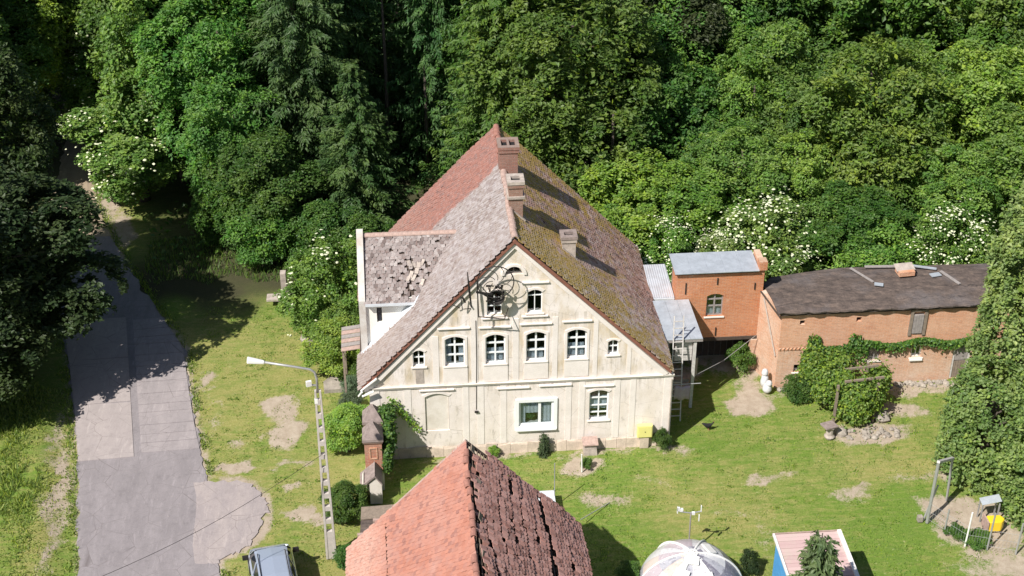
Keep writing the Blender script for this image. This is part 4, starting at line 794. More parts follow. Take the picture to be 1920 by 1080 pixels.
for k in range(14):
    y = -10.2 - k * .62; MB().rbox((RX + .1 + random.uniform(0, .25), y, RZ - .1 - random.uniform(0, .25)), (.2, .34, .03), random.uniform(-.4, .4), random.uniform(-.2, .2), .8 + random.uniform(-.3, .3)).build('broken_tile', M['ridge_red'] if k % 3 else M['wood'], fb)
# low shed roof between gate pier and barn
o = thing('gate_shed', 'low shed with a dark board and felt roof beside the gate piers', 'shed', (.3, -7, 0))
MB().hexa([(-.42, -6.35, 1.93), (1.25, -6.35, 1.97), (1.25, -5.6, 1.97), (-.40, -5.62, 1.93), (-.42, -6.35, 1.98), (1.25, -6.35, 2.02), (1.25, -5.6, 2.02), (-.40, -5.62, 1.98)]).build('board_roof', M['wood'], o)
MB().hexa([(-.55, -9.8, 1.80), (1.25, -9.8, 1.84), (1.25, -6.36, 1.90), (-.42, -6.36, 1.86), (-.55, -9.8, 1.85), (1.25, -9.8, 1.89), (1.25, -6.36, 1.95), (-.42, -6.36, 1.91)]).build('felt_roof', M['felt'], o)
MB().box(-.35, 1.1, -9.7, -5.75, 0, 1.79).build('wall', M['brick_old'], o); MB().box(-.42, -.36, -9.8, -5.8, 1.4, 1.78).build('fascia', M['dark_wood'], o)
for k, c_ in enumerate([(.25, -6.5, 2.0), (-.35, -7.3, 2.0), (-.42, -8.3, 1.95)]): tag(MB().rbox(c_, (.38, .13, .1), .1 * k).build('loose_brick', M['ridge']), ['loose brick lying on the dark shed roof beside the gate pier', 'second loose brick at the left edge of the dark shed roof', 'loose brick nearest the barn on the dark shed roof edge'][k], 'brick')
# gate piers
def pier(y0, y1, label, panel=True):
    p = thing('gate_pier', label, 'gate pier', (.1, (y0 + y1) / 2, 0)); ym = (y0 + y1) / 2
    MB().box(-.27, .45, y0, y1, .95, 2.47).build('brick_shaft', M['brick_gate'], p); MB().box(-.29, .47, y0 - .02, y1 + .02, -.05, .949).build('plastered_base', M['trim2'], p)
    MB().box(-.32, .50, y0 - .06, y1 + .06, 2.471, 2.56).build('cornice', M['brick_old'], p)
    MB().prism([(0, 0)] * 0 or [(-.35, y0 - .09), (.53, y0 - .09), (.53, y1 + .09), (-.35, y1 + .09)], lambda x, y: (x, y, 2.561), lambda x, y: (.09 + (x - .09) * .98, ym + (y - ym) * .98, 2.68)).build('cap_base', M['slate'], p)
    c = MB(); pr = [(-.34, y0 - .08), (.52, y0 - .08), (.52, y1 + .08), (-.34, y1 + .08)]
    c.add([(x, y, 2.681) for x, y in pr] + [(.09 + (x - .09) * .12, ym + (y - ym) * .12, 3.28) for x, y in pr], [(0, 1, 5, 4), (1, 2, 6, 5), (2, 3, 7, 6), (3, 0, 4, 7), (4, 5, 6, 7), (3, 2, 1, 0)]); c.build('pyramid_cap', M['slate'], p)
    if panel: MB().prism([(-.08, 1.62), (.26, 1.62), (.26, 2.22), (-.08, 2.22)], lambda x, z: (x, y0 - .03, z), lambda x, z: (x, y0 - .001, z), [[(-.03, 1.67), (.21, 1.67), (.21, 2.17), (-.03, 2.17)]]).build('panel_frame', M['brick_barn'], p)
pier(-2.15, -1.45, 'front brick gate pier with grey pyramid cap and a recessed panel'); pier(-.92, -.25, 'rear brick gate pier with pyramid cap, next to the farmhouse corner', False)
g = thing('gate_wall', 'low plastered wall end with pointed coping and a dark iron gate leaf', 'wall', (0, -2.8, 0))
MB().prism([(-.12, 0), (.38, 0), (.38, 1.0), (.12, 1.42), (-.12, 1.1)], lambda x, z: (x, -3.1, z), lambda x, z: (x, -2.18, z)).build('wall', M['trim2'], g)
MB().prism([(-.5, 0), (-.36, 0), (-.36, 1.2), (-.5, .85)], lambda x, z: (x, -3.1, z), lambda x, z: (x, -2.4, z)).build('jamb', M['trim2'], g)
MB().prism([(-.52, .86), (.12, 1.43), (.42, .98), (.42, 1.08), (.12, 1.53), (-.52, .96)], lambda x, z: (x, -3.16, z), lambda x, z: (x, -2.2, z)).build('coping', M['slate'], g)
for k in range(4): MB().bar((-.33 + k * .05, -3.0, .02), (-.33 + k * .05, -3.0, 1.1), .02, .02).build('bar', M['iron'], g)
MB().bar((-.36, -3.0, .35), (-.13, -3.0, .35), .03, .03).build('rail', M['iron'], g); MB().bar((-.36, -3.0, .9), (-.13, -3.0, .9), .03, .03).build('rail', M['iron'], g)
MB().prism([(-1.44, 0), (-.93, 0), (-.93, 2.3), (-1.44, 2.3)], lambda y, z: (-.05, y, z), lambda y, z: (.3, y, z)).build('infill', M['brick_old'], g)
# ================================================================== LAMP POST
lp = thing('street_lamp', 'tall lattice concrete lamp post with a long white arm and lamp reaching left', 'street lamp', (-1.68, -6.26, 0))
b = MB(); H = 8.2; w0, w1 = .17, .09
for s_ in (-1, 1): b.hexa([(-1.68 + s_ * w0 - .045, -6.36, 0), (-1.68 + s_ * w0 + .045, -6.36, 0), (-1.68 + s_ * w0 + .045, -6.16, 0), (-1.68 + s_ * w0 - .045, -6.16, 0), (-1.68 + s_ * w1 - .035, -6.33, H), (-1.68 + s_ * w1 + .035, -6.33, H), (-1.68 + s_ * w1 + .035, -6.19, H), (-1.68 + s_ * w1 - .035, -6.19, H)])
zz = 0.0
while zz < H - .2:
    wd = w0 + (w1 - w0) * zz / H; hh = 1.4 if zz == 0 else .22; b.box(-1.68 - wd + .03, -1.68 + wd - .03, -6.34, -6.18, zz, min(zz + hh, H)); zz += hh + .42
post_ = b.build('post', M['concrete'], lp)
b = MB(); arc = [(-1.68, -6.26, 8.1), (-1.68, -6.26, 8.75), (-1.74, -6.26, 9.02), (-1.9, -6.26, 9.16), (-2.6, -6.26, 9.34), (-3.5, -6.26, 9.56)]; b.tube(arc, .045, 8); b.build('arm', M['steel'], lp, smooth=True)
b = MB(); b.hexa([(-4.15, -6.40, 9.60), (-3.5, -6.33, 9.50), (-3.5, -6.19, 9.50), (-4.15, -6.12, 9.60), (-4.12, -6.38, 9.80), (-3.5, -6.32, 9.63), (-3.5, -6.2, 9.63), (-4.12, -6.14, 9.80)]); bevel(b.build('lamp_head', M['lamp_white'], lp), .05, 3)
MB().rbox((-1.98, -6.3, 8.55), (.20, .1, .22), .3).build('insulator', M['lamp_white'], lp); MB().bar((-1.95, -6.28, 8.48), (-1.68, -6.26, 8.42), .05, .05).build('bracket', M['steel'], lp); MB().rbox((-1.76, -6.3, 7.75), (.12, .1, .2)).build('junction_box', M['lamp_white'], lp)
o = MB().tube([(-1.75, -6.3, 8.0), (-14, -14, 7.6)], .012, 4).build('overhead_cable', M['iron']) if False else None
# ================================================================== CAR (rear towards us)
car = thing('parked_car', 'silver blue family car parked on the grass beside the street lamp, seen from behind', 'car', (-3.8, -7.95, 0), 0)
car.rotation_euler = (0, 0, R(10))
def cb(): return MB()
def carpart(b, name, mat, par=car, **k):
    return link(name, b.mesh(name, M[mat], (0, 0, 0), k.get('smooth', False)), par)
# sections along the length (y: rear -2.15 .. front 2.15): half width, height profile
secs = [(-2.12, .70, .55, .80), (-2.05, .80, .45, .95), (-1.7, .84, .35, 1.02), (-.9, .86, .3, 1.0), (0, .86, .3, .98), (.9, .86, .3, .96), (1.35, .85, .33, .88), (1.65, .80, .38, .78), (1.85, .66, .48, .66)]
V = []; Fc = []
for y, w, zb, zt in secs: V += [(-w * .92, y, zb - .1), (-w, y, zb + .15), (-w, y, zt - .12), (-w * .93, y, zt), (w * .93, y, zt), (w, y, zt - .12), (w, y, zb + .15), (w * .92, y, zb - .1)]
for i in range(len(secs) - 1):
    for k in range(8): Fc.append((i * 8 + k, i * 8 + (k + 1) % 8, (i + 1) * 8 + (k + 1) % 8, (i + 1) * 8 + k))
Fc += [tuple(range(8)), tuple(range(64, 72))[::-1]]
body = carpart(MB().add(V, Fc), 'body', 'car', smooth=False); bevel(body, .03, 3)
# cabin: glasshouse and roof
cab = [(-2.0, .72, .98), (-1.62, .60, 1.58), (-.9, .60, 1.63), (.1, .60, 1.60), (.75, .62, 1.50), (1.45, .74, .93)]
V = []; Fc = []
for y, w, z in cab: V += [(-max(w, .78) if z < 1.1 else -w, y, z), (max(w, .78) if z < 1.1 else w, y, z)]
base = [(-.80, -2.0, .95), (.80, -2.0, .95), (.80, 1.45, .90), (-.80, 1.45, .90)]
roof = MB(); rv = [(y, w, z) for y, w, z in cab[1:5]]; V = []
for y, w, z in rv: V += [(-w - .015, y, z - .05), (-w * .8, y, z), (0, y, z + .025), (w * .8, y, z), (w + .015, y, z - .05)]
Fc = [(i * 5 + k, i * 5 + k + 1, (i + 1) * 5 + k + 1, (i + 1) * 5 + k) for i in range(3) for k in range(4)]; n_ = len(V); V += [(x, y, z - .04) for x, y, z in V]; Fc += [tuple(j + n_ for j in f)[::-1] for f in Fc[:12]]
Fc += [(k, k + n_, k + 1 + n_, k + 1) for k in range(4)] + [(15 + k, 16 + k, 16 + k + n_, 15 + k + n_) for k in range(4)] + [(i * 5, (i + 1) * 5, (i + 1) * 5 + n_, i * 5 + n_) for i in range(3)] + [(i * 5 + 4, i * 5 + 4 + n_, (i + 1) * 5 + 4 + n_, (i + 1) * 5 + 4) for i in range(3)]
rf = carpart(MB().add(V, Fc), 'roof', 'car')
for s_ in (-1, 1):
    carpart(MB().tube([(s_ * .52, -1.5, 1.60), (s_ * .53, -1.4, 1.67), (s_ * .53, .3, 1.66), (s_ * .52, .42, 1.60)], .018, 6), 'roof_rail', 'iron')
    carpart(MB().hexa([(s_ * .80, -1.95, .96), (s_ * .79, -1.95, .96), (s_ * .60, -1.6, 1.53), (s_ * .61, -1.6, 1.53), (s_ * .80, 1.30, .94), (s_ * .79, 1.30, .94), (s_ * .61, .72, 1.45), (s_ * .62, .72, 1.45)]), 'side_window', 'dark_glass')
    for ya, yb in ((-1.0, -.97), (.0, .03), (-1.98, -1.66), (1.2, .74)):
        carpart(MB().bar((s_ * .81, ya, .95), (s_ * .625, yb, 1.53), .06, .03), 'pillar', 'car')
    carpart(bevel(MB().rbox((s_ * .98, .98, 1.02), (.24, .12, .16)).build('tmp', M['car']), .03) and MB().rbox((s_ * .98, .98, 1.02), (.24, .12, .16)), 'wing_mirror', 'iron')
    carpart(MB().rbox((s_ * .72, -2.10, .78), (.2, .08, .34)), 'tail_light', 'red_board')
    carpart(MB().rbox((s_ * .60, 1.80, .58), (.22, .08, .10)), 'headlight', 'pvc')
    for yw in (-1.35, 1.22):
        wv = MB(); n = 20; V = []; Fc = []
        wx = s_ * .80; wt = carpart(MB().tube([(wx - .1, yw, .32), (wx + .1, yw, .32)], .32, 22), 'wheel', 'rubber'); link('rim', MB().tube([(wx - .105, yw, .32), (wx + .105, yw, .32)], .20, 14).mesh('rim', M['steel']), wt)
for o in [o for o in bpy.data.objects if o.name.startswith('tmp')]: bpy.data.objects.remove(o)
carpart(MB().hexa([(-.70, -2.02, .98), (.70, -2.02, .98), (.70, -1.98, .98), (-.70, -1.98, .98), (-.56, -1.66, 1.55), (.56, -1.66, 1.55), (.56, -1.60, 1.55), (-.56, -1.60, 1.55)]), 'rear_window', 'dark_glass')
carpart(MB().hexa([(-.72, 1.38, .93), (.72, 1.38, .93), (.72, 1.42, .93), (-.72, 1.42, .93), (-.57, .74, 1.47), (.57, .74, 1.47), (.57, .79, 1.49), (-.57, .79, 1.49)]), 'windscreen', 'dark_glass')
carpart(MB().box(-.77, .77, -1.95, 1.3, .93, .99), 'seats', 'black'); carpart(MB().rbox((0, -2.1, .45), (1.5, .14, .22)), 'bumper', 'car'); carpart(MB().rbox((0, -2.13, .72), (.5, .02, .11)), 'number_plate', 'pvc')
# ================================================================== DOMED PATCHWORK TENT, sensor mast
dmt = thing('garden_dome', 'round white framed garden dome with a patchwork cover of white, grey and pink', 'dome tent', (12.22, -9.25, 0))
NR, NC = 7, 18; RD, HD = 2.08, 1.9
def dp(i, j, e=0): a = math.pi / 2 * i / NR; ph = 2 * math.pi * j / NC; return ((RD + e) * math.cos(a) * math.cos(ph), (RD + e) * math.cos(a) * math.sin(ph), (HD + e) * math.sin(a))
pal = ['dome_white', 'dome_pink', 'dome_grey', 'dome_dark', 'dome_cream']
def cov(nm, c_, streak=(.35, .33, .36)):
    t = NT(nm); c = t.mix(t.ramp(t.noise(5, 6, .8, dist=.6), [(.52, 0), (.60, .75)]), c_, streak); c = t.mix(t.ramp(t.noise(11, 5, .8), [(.56, 0), (.66, .6)]), c, (.78, .77, .78)); t.col(c).rough(.3).bump(t.noise(4, 4), .3, .05); M[nm] = t.m
cov('dome_white', (.62, .62, .64), (.42, .40, .44)); cov('dome_pink', (.48, .42, .46), (.40, .32, .36)); cov('dome_grey', (.42, .42, .47), (.20, .20, .24)); cov('dome_dark', (.20, .19, .24), (.34, .33, .37)); cov('dome_cream', (.58, .50, .46), (.55, .40, .34))
for j in range(NC):
    for i0, i1 in ((0, 2), (2, 4), (4, 6), (6, 7)):
        V = []; Fc = []; st = 3
        for a in range(st + 1):
            for b_ in range(st + 1):
                V.append(dp(i0 + (i1 - i0) * a / st, j + .01 + .98 * b_ / st, -.03))
        for a in range(st + 1):
            for b_ in range(st + 1): V.append(dp(i0 + (i1 - i0) * a / st, j + .01 + .98 * b_ / st, -.05))
        k = (st + 1) ** 2
        for a in range(st):
            for b_ in range(st): q_ = a * (st + 1) + b_; Fc += [(q_, q_ + 1, q_ + st + 2, q_ + st + 1), (q_ + k, q_ + st + 1 + k, q_ + st + 2 + k, q_ + 1 + k)]
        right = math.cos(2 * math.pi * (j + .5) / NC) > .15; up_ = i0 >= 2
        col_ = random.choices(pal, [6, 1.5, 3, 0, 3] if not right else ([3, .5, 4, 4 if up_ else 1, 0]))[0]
        link('cover_panel', MB().add(V, Fc).mesh('cover_panel', M[col_], smooth=True), dmt)
for j in (0, 3, 6, 9, 12, 15): link('rib', MB().tube([dp(i * .5, j, .0) for i in range(15)], .055 if j in (12, 6) else .04, 6).mesh('rib', M['white_paint']), dmt)
link('base_ring', MB().tube([dp(0, j, 0) for j in range(19)], .06, 6).mesh('base_ring', M['white_paint']), dmt); link('crown_ring', MB().tube([dp(6.6, j, .01) for j in range(19)], .03, 6).mesh('crown_ring', M['white_paint']), dmt)
for k in range(4):
    c_ = [(-.1, -.4, 1.86), (.35, -1.1, 1.58), (-.55, -.9, 1.66), (.7, .3, 1.76)][k]; n_ = Vector((c_[0] / 4, c_[1] / 4, c_[2] / 4.2)).normalized(); e = n_.to_track_quat('Z', 'Y').to_euler()
    o = MB().rbox((0, 0, 0), (.55, .36, .06)).mesh('white_flap', M['white_paint']); q_ = link('white_flap', o, dmt, tuple(Vector(c_) + n_ * .03)); q_.rotation_euler = e
mp_ = thing('sensor_mast', 'thin mast with a crossbar and small white sensors behind the garden dome', 'mast', (12.55, -7.2, 0))
MB().tube([(12.55, -7.2, 0), (12.52, -7.2, 2.15)], .028, 7).build('pole', M['grey_wood'], mp_); MB().tube([(12.05, -7.2, 2.22), (12.5, -7.2, 2.12), (12.95, -7.2, 2.17)], .025, 6).build('crossbar', M['steel'], mp_)
for x, z, sx, sz in ((12.02, 2.35, .10, .16), (12.13, 2.30, .14, .13), (12.62, 2.10, .12, .12), (12.92, 2.32, .03, .28), (12.86, 1.85, .03, .30), (11.98, 2.3, .03, .3)): MB().rbox((x, -7.2, z), (sx, .08, sz)).build('sensor', M['lamp_white'], mp_)
# ================================================================== PINK-ROOFED SHED
sh = thing('blue_shed', 'blue garden shed with a faded pink board roof and white verge', 'shed', (16.65, -11.3, 0))
for k in range(17): ya = -9.16 - k * .20; z_ = 2.5 + .008 * (k % 2) - .004 * k; MB().box(15.38 + random.uniform(0, .01), 17.80, ya - .188, ya, z_ - .03, z_).build('roof_board', M['pink'], sh)
MB().box(17.802, 17.95, -12.6, -9.13, 2.46, 2.57).build('verge_board', M['white_paint'], sh); MB().box(15.30, 15.378, -12.6, -9.13, 2.44, 2.54).build('verge_board', M['white_paint'], sh)
MB().box(15.30, 17.95, -9.128, -9.08, 2.40, 2.52).build('verge_board', M['ridge'], sh)
for k in range(8): MB().box(15.42 - .0, 15.47, -9.3 - k * .38 - .372, -9.3 - k * .38, 0, 2.43).build('wall_board', M['blue'], sh)
MB().box(15.48, 17.8, -12.5, -9.3, 0, 2.41).build('wall', M['blue'], sh); MB().box(15.39, 15.415, -11.6, -11.05, .3, 2.0).build('door_gap', M['black'], sh)
# ================================================================== SWING FRAME, FENCE, PLAYGROUND
sf = thing('swing_frame', 'galvanised frame of two posts and a top bar beside the dirt patch', 'frame', (23.2, -5.5, 0))
MB().tube([(22.67, -6.14, 0), (22.70, -6.10, 3.15)], .07, 8).build('post', M['steel'], sf); MB().tube([(23.94, -4.82, 0), (23.82, -4.86, 2.2)], .055, 8).build('post', M['steel'], sf)
MB().bar((22.66, -6.16, 3.18), (23.86, -4.82, 2.24), .12, .10).build('top_bar', M['pale_wood'], sf); MB().tube([(22.55, -6.0, 0), (22.95, -5.9, 1.75)], .04, 7).build('brace', M['steel'], sf); MB().box(22.3, 22.5, -6.1, -5.9, 0, .25).build('footing', M['stone'], sf)
for i, (x, y, h) in enumerate([(23.15, -6.84, 1.25), (23.74, -7.67, 1.75), (24.55, -7.95, 1.9), (25.6, -8.3, 1.6)]):
    tag(MB().tube([(x, y, 0), (x + .03, y, h)], .038, 7).build('fence_post', M['steel' if i != 1 else 'white_paint']), ['short thin fence post nearest the steel frame', 'white fence post in front of the dirt patch', 'slim fence post between the white post and the yellow tub', 'last fence post at the foot of the ivy-covered tree'][i], 'fence post', 'fence posts round the dirt patch')
b = MB(); ps = [(22.67, -6.14), (23.15, -6.84), (23.74, -7.67), (24.55, -7.95), (25.6, -8.3)]
for (xa, ya), (xb, yb) in zip(ps, ps[1:]):
    for z in (.2, .6, 1.0): b.tube([(xa, ya, z), (xb, yb, z)], .005, 3)
    for k in range(1, 8): t_ = k / 8; b.tube([(xa + (xb - xa) * t_, ya + (yb - ya) * t_, .05), (xa + (xb - xa) * t_, ya + (yb - ya) * t_, 1.05)], .004, 3)
tag(b.build('wire_mesh', M['steel']), 'sagging wire mesh strung between the thin fence posts', 'fence')
yt = thing('yellow_tub', 'bright yellow plastic tub standing on the dirt at the foot of the ivy-covered tree', 'tub', (25.25, -6.8, 0))
b = MB().prism([(24.9, -7.05), (25.42, -7.05), (25.6, -6.85), (25.5, -6.6), (24.9, -6.6)], lambda x, y: (x, y, .12), lambda x, y: (x, y, .62)); bevel(b.build('body', M['toy_yellow'], yt), .05); MB().box(24.8, 24.86, -7.1, -6.5, .1, .66).build('end_plate', M['ridge'], yt)
for x in (25.0, 25.45): MB().bar((x, -7.05, -.02), (x, -7.05, .12), .06, .06).build('leg', M['dark_wood'], yt)
at_ = thing('grey_canopy', 'small grey sheet canopy above the yellow tub beside the ivy', 'canopy', (25.3, -6.0, 0))
MB().hexa([(24.8, -6.3, .9), (25.6, -6.3, 1.05), (25.6, -5.9, 1.1), (24.8, -5.9, .95), (24.8, -6.3, .92), (25.6, -6.3, 1.07), (25.6, -5.9, 1.12), (24.8, -5.9, .97)]).build('sheet', M['zinc'], at_)
for x, y in ((24.85, -6.26), (25.55, -6.26), (25.55, -5.94), (24.85, -5.94)): MB().bar((x, y, 0), (x, y, .9), .05, .05).build('leg', M['steel'], at_)
# ================================================================== GARDEN TABLE, STONES, STAKES, BIRD
gt = thing('stone_table', 'small stone garden table with a tilted slab top on a stump', 'garden table', (20.15, -.2, 0))
MB().lathe([(.20, 0), (.24, .1), (.17, .2), (.15, .5), (.22, .58)], (20.15, -.2, 0), 12).build('pedestal', M['cement'], gt); bevel(MB().rbox((20.1, -.15, .64), (.62, .55, .09), .3, -.1).build('top', M['slate'], gt), .02)
def rocks(name, label, cat, spots):
    b = MB()
    for (x, y, r_) in spots:
        V = []; n = 7
        for z_, s_ in ((-.05, 1), (.35 * r_, 1.08), (.75 * r_, .7), (.95 * r_, .2)):
            for k in range(n): a = 2 * math.pi * k / n; q_ = r_ * s_ * random.uniform(.8, 1.15); V.append((x + q_ * math.cos(a), y + q_ * math.sin(a), z_ + random.uniform(-.05, .05) * r_))
        Fc = [(i * n + k, i * n + (k + 1) % n, (i + 1) * n + (k + 1) % n, (i + 1) * n + k) for i in range(3) for k in range(n)] + [tuple(range(3 * n, 4 * n))]; b.add(V, Fc)
    return tag(b.build(name, M['stone']), label, cat)
bs_ = [(random.uniform(18.75, 28.8), 3.62 - abs(random.gauss(0, .16)), random.uniform(.05, .16)) for _ in range(120)]
tag(rocks('rubble', '', '', bs_), 'broken stones scattered along the foot of the brick barn', 'rubble', kind='stuff')
rs_ = [(21.0 + random.random() * 2.3, -.45 + random.random() * .8, random.uniform(.05, .15)) for _ in range(48)]
tag(rocks('rubble', 'heap of stones and rubble in front of the overgrown pergola', 'rubble', rs_), 'heap of stones and rubble in front of the overgrown pergola', 'rubble', kind='stuff')
for i, (x, y, r_, l_) in enumerate([(20.75, .05, .28, 'pale boulder at the left end of the rubble heap'), (-2.96, 9.5, .62, 'big grey boulder under the flowering elder on the left lawn'), (-2.2, 10.2, .4, 'smaller boulder behind the big one under the elder'), (22.9, 1.0, .35, 'boulder beside the dark shadow right of the pergola')]): rocks('boulder', l_, 'boulder', [(x, y, r_)])
tag(MB().prism([(-2.25, 5.0), (-.6, 5.1), (-.35, 5.6), (-.6, 6.1), (-1.9, 6.2), (-2.3, 5.7)], lambda x, y: (x, y, -.05), lambda x, y: (x, y, .16)).build('stone_slab', M['stone']), 'flat grey stone slab lying in the grass behind the street lamp', 'stone slab')
for (x, y, h, w_, l_) in ((-4.5, 14.1, 1.15, .28, 'taller concrete gate post at the shaded edge of the lawn'), (-4.1, 12.5, .75, .3, 'shorter concrete post in front of the taller one')): tag(MB().box(x - w_ / 2, x + w_ / 2, y - .2, y + .2, -.05, h).build('concrete_post', M['cement']), l_, 'post')
tag(MB().box(-5.3, -4.25, 12.6, 13.2, .35, .45).build('stone_bench', M['cement']), 'low stone bench in the tree shadow beside the concrete posts', 'bench')
b = MB(); b.tube([(8.93, -1.71, 0), (8.9, -1.7, .95)], .03, 6); tag(b.build('white_stake', M['white_paint']), 'white stake standing in the bare patch in front of the farmhouse', 'stake')
b = MB(); b.tube([(9.84, -3.81, 0), (8.45, -5.2, .35)], .02, 5); tag(b.build('leaning_rod', M['steel']), 'thin rod lying in the grass behind the barn with a pale tip', 'rod')
tag(MB().tube([(7.52, -3.83, 0), (7.5, -3.83, 2.25)], .022, 6).build('thin_pole', M['steel']), 'thin upright pole on the lawn between farmhouse and front barn', 'pole')
wt = thing('water_trough', 'pale grey tank half hidden behind the verge of the front barn', 'tank', (7.2, -4.2, 0)); MB().box(6.8, 7.5, -4.4, -3.5, 0, .5).build('tank', M['zinc'], wt); MB().box(6.78, 7.52, -4.42, -3.48, .501, .54).build('lid', M['zinc_pale'], wt)
# a black hen on the lawn
hn = thing('black_hen', 'black hen pecking in the grass beyond the farmhouse corner', 'hen', (14.9, .8, 0))
def blob(secs_, n=10):
    b = MB(); V = []; Fc = []
    for (x, z, r_) in secs_: V += [(x, r_ * .8 * math.cos(2 * math.pi * k / n), z + r_ * math.sin(2 * math.pi * k / n)) for k in range(n)]
    for i in range(len(secs_) - 1):
        for k in range(n): Fc.append((i * n + k, i * n + (k + 1) % n, (i + 1) * n + (k + 1) % n, (i + 1) * n + k))
    Fc += [tuple(range(n))[::-1], tuple(range(len(V) - n, len(V)))]; return b.add(V, Fc)
link('body', blob([(-.30, .36, .015), (-.22, .33, .06), (-.12, .26, .10), (0, .22, .12), (.1, .24, .10), (.17, .30, .055), (.2, .36, .04), (.235, .38, .035), (.26, .37, .012), (.285, .36, .004)]).mesh('body', M['black'], smooth=True), hn)
for s_ in (-.05, .05): link('leg', MB().tube([(0, s_, .14), (.01, s_, .02), (.06, s_, .005)], .01, 5).mesh('leg', M['clay_pot']), hn)
link('comb', MB().rbox((.22, 0, .43), (.06, .012, .04)).mesh('comb', M['red_board']), hn)

# ================================================================== VEGETATION
def unit(a): return a / np.maximum(np.linalg.norm(a, axis=-1, keepdims=True), 1e-6)
def leaf_mesh(name, P, N, size, asp=.6, D=None, mat=None, rnd=None, fold=.12):
    n = len(P); T = D if D is not None else rng.normal(size=(n, 3)); T = unit(T - (T * N).sum(1, keepdims=True) * N); B = np.cross(N, T)
    s = np.broadcast_to(np.asarray(size, float), (n,))[:, None]
    V = np.stack([P - T * s * .5, P + B * s * asp * .5 + N * s * fold, P + T * s * .5, P - B * s * asp * .5 + N * s * fold], 1).reshape(-1, 3)
    return np_mesh(name, V, np.arange(n * 4).reshape(-1, 4), mat or M['leaf'], rnd=np.repeat(rng.random(n) if rnd is None else rnd, 4))
def sphere_pts(n): return unit(rng.normal(size=(n, 3)))
def clumps_to_leaves(Cc, Cn, rc, nl, leaf, flat=.42, droop=.05, spread=.45, asp=.6, plate=.5):
    Cn = unit(Cn * (1 - plate) + np.array([0, 0, plate]) + rng.normal(size=Cn.shape) * .16); m = len(Cc); k = np.repeat(np.arange(m), nl); n = len(k); cn = Cn[k]; c = Cc[k]
    off = sphere_pts(n) * (rng.random((n, 1)) ** .5) * (rc[k])[:, None] if hasattr(rc, '__len__') else sphere_pts(n) * (rng.random((n, 1)) ** .5) * rc
    h = (off * cn).sum(1, keepdims=True); off = off - cn * h * (1 - flat)
    r2 = (off ** 2).sum(1); off[:, 2] -= r2 * (.38 + droop)
    P = c + off; N = unit(cn * .7 + np.array([0, 0, .55]) + rng.normal(size=(n, 3)) * spread); cr = rng.random(m)
    D = None if droop < .2 else unit(off + np.array([0, 0, -.5]) + rng.normal(size=(n, 3)) * .3)
    return P, N, leaf * (.55 + .9 * rng.random(n)), D, (cr[k] * .6 + rng.random(n) * .4)
def crown_broad(name, Rr, H, zb, ncl, nl, leaf, rc=.7, lobes=12, droop=0.0, seed=0, top=1.0, asp=.6):
    global rng; old = rng; rng = np.random.default_rng(100 + seed)
    hz = (H - zb) / 2; cz = zb + hz; L = []
    for i in range(lobes):
        d_ = sphere_pts(1)[0]; d_[2] = d_[2] * .9; k = .52 + .42 * rng.random(); g_ = 1.12 - (k - .52) * 1.1; L.append((np.array([d_[0] * Rr * k, d_[1] * Rr * k, cz + d_[2] * hz * k]), Rr * (.26 + .16 * rng.random()) * g_, hz * (.20 + .13 * rng.random()) * g_))
    L.append((np.array([0, 0, cz + hz * .5]), Rr * .40, hz * .44)); L.append((np.array([0, 0, cz]), Rr * .56, hz * .6))
    Cc = []; Cn = []; per = max(4, int(ncl * 1.8 / len(L)))
    for c, r_, h_ in L:
        s = sphere_pts(per); p = c + s * np.array([r_, r_, h_]) * (.88 + .24 * rng.random((per, 1)))
        ok = np.ones(per, bool)
        for c2, r2, h2 in L:
            if c2 is c: continue
            ok &= (((p - c2) / np.array([r2, r2, h2])) ** 2).sum(1) > .62
        Cc.append(p[ok]); Cn.append(unit(s[ok] / np.array([r_, r_, h_])))
    Cc = np.concatenate(Cc); Cn = np.concatenate(Cn); pick = rng.permutation(len(Cc))[:ncl]; Cc, Cn = Cc[pick], Cn[pick]
    P, N, s, D, rn = clumps_to_leaves(Cc, Cn, rc * (.65 + .7 * rng.random(len(Cc))), nl, leaf, droop=droop, asp=asp)
    # sparse inner leaves
    m = len(P) // 12; q = sphere_pts(m) * rng.random((m, 1)) ** .5 * np.array([Rr * .72, Rr * .72, hz * .78]) + np.array([0, 0, cz])
    P = np.concatenate([P, q]); N = np.concatenate([N, sphere_pts(m)]); s = np.concatenate([s, np.full(m, leaf * 1.6)]); rn = np.concatenate([rn, rng.random(m)])
    if D is not None: D = np.concatenate([D, sphere_pts(m)])
    me = leaf_mesh(name, P, N, s, asp, D, rnd=rn); rng = old
    return me, Cc, Cn
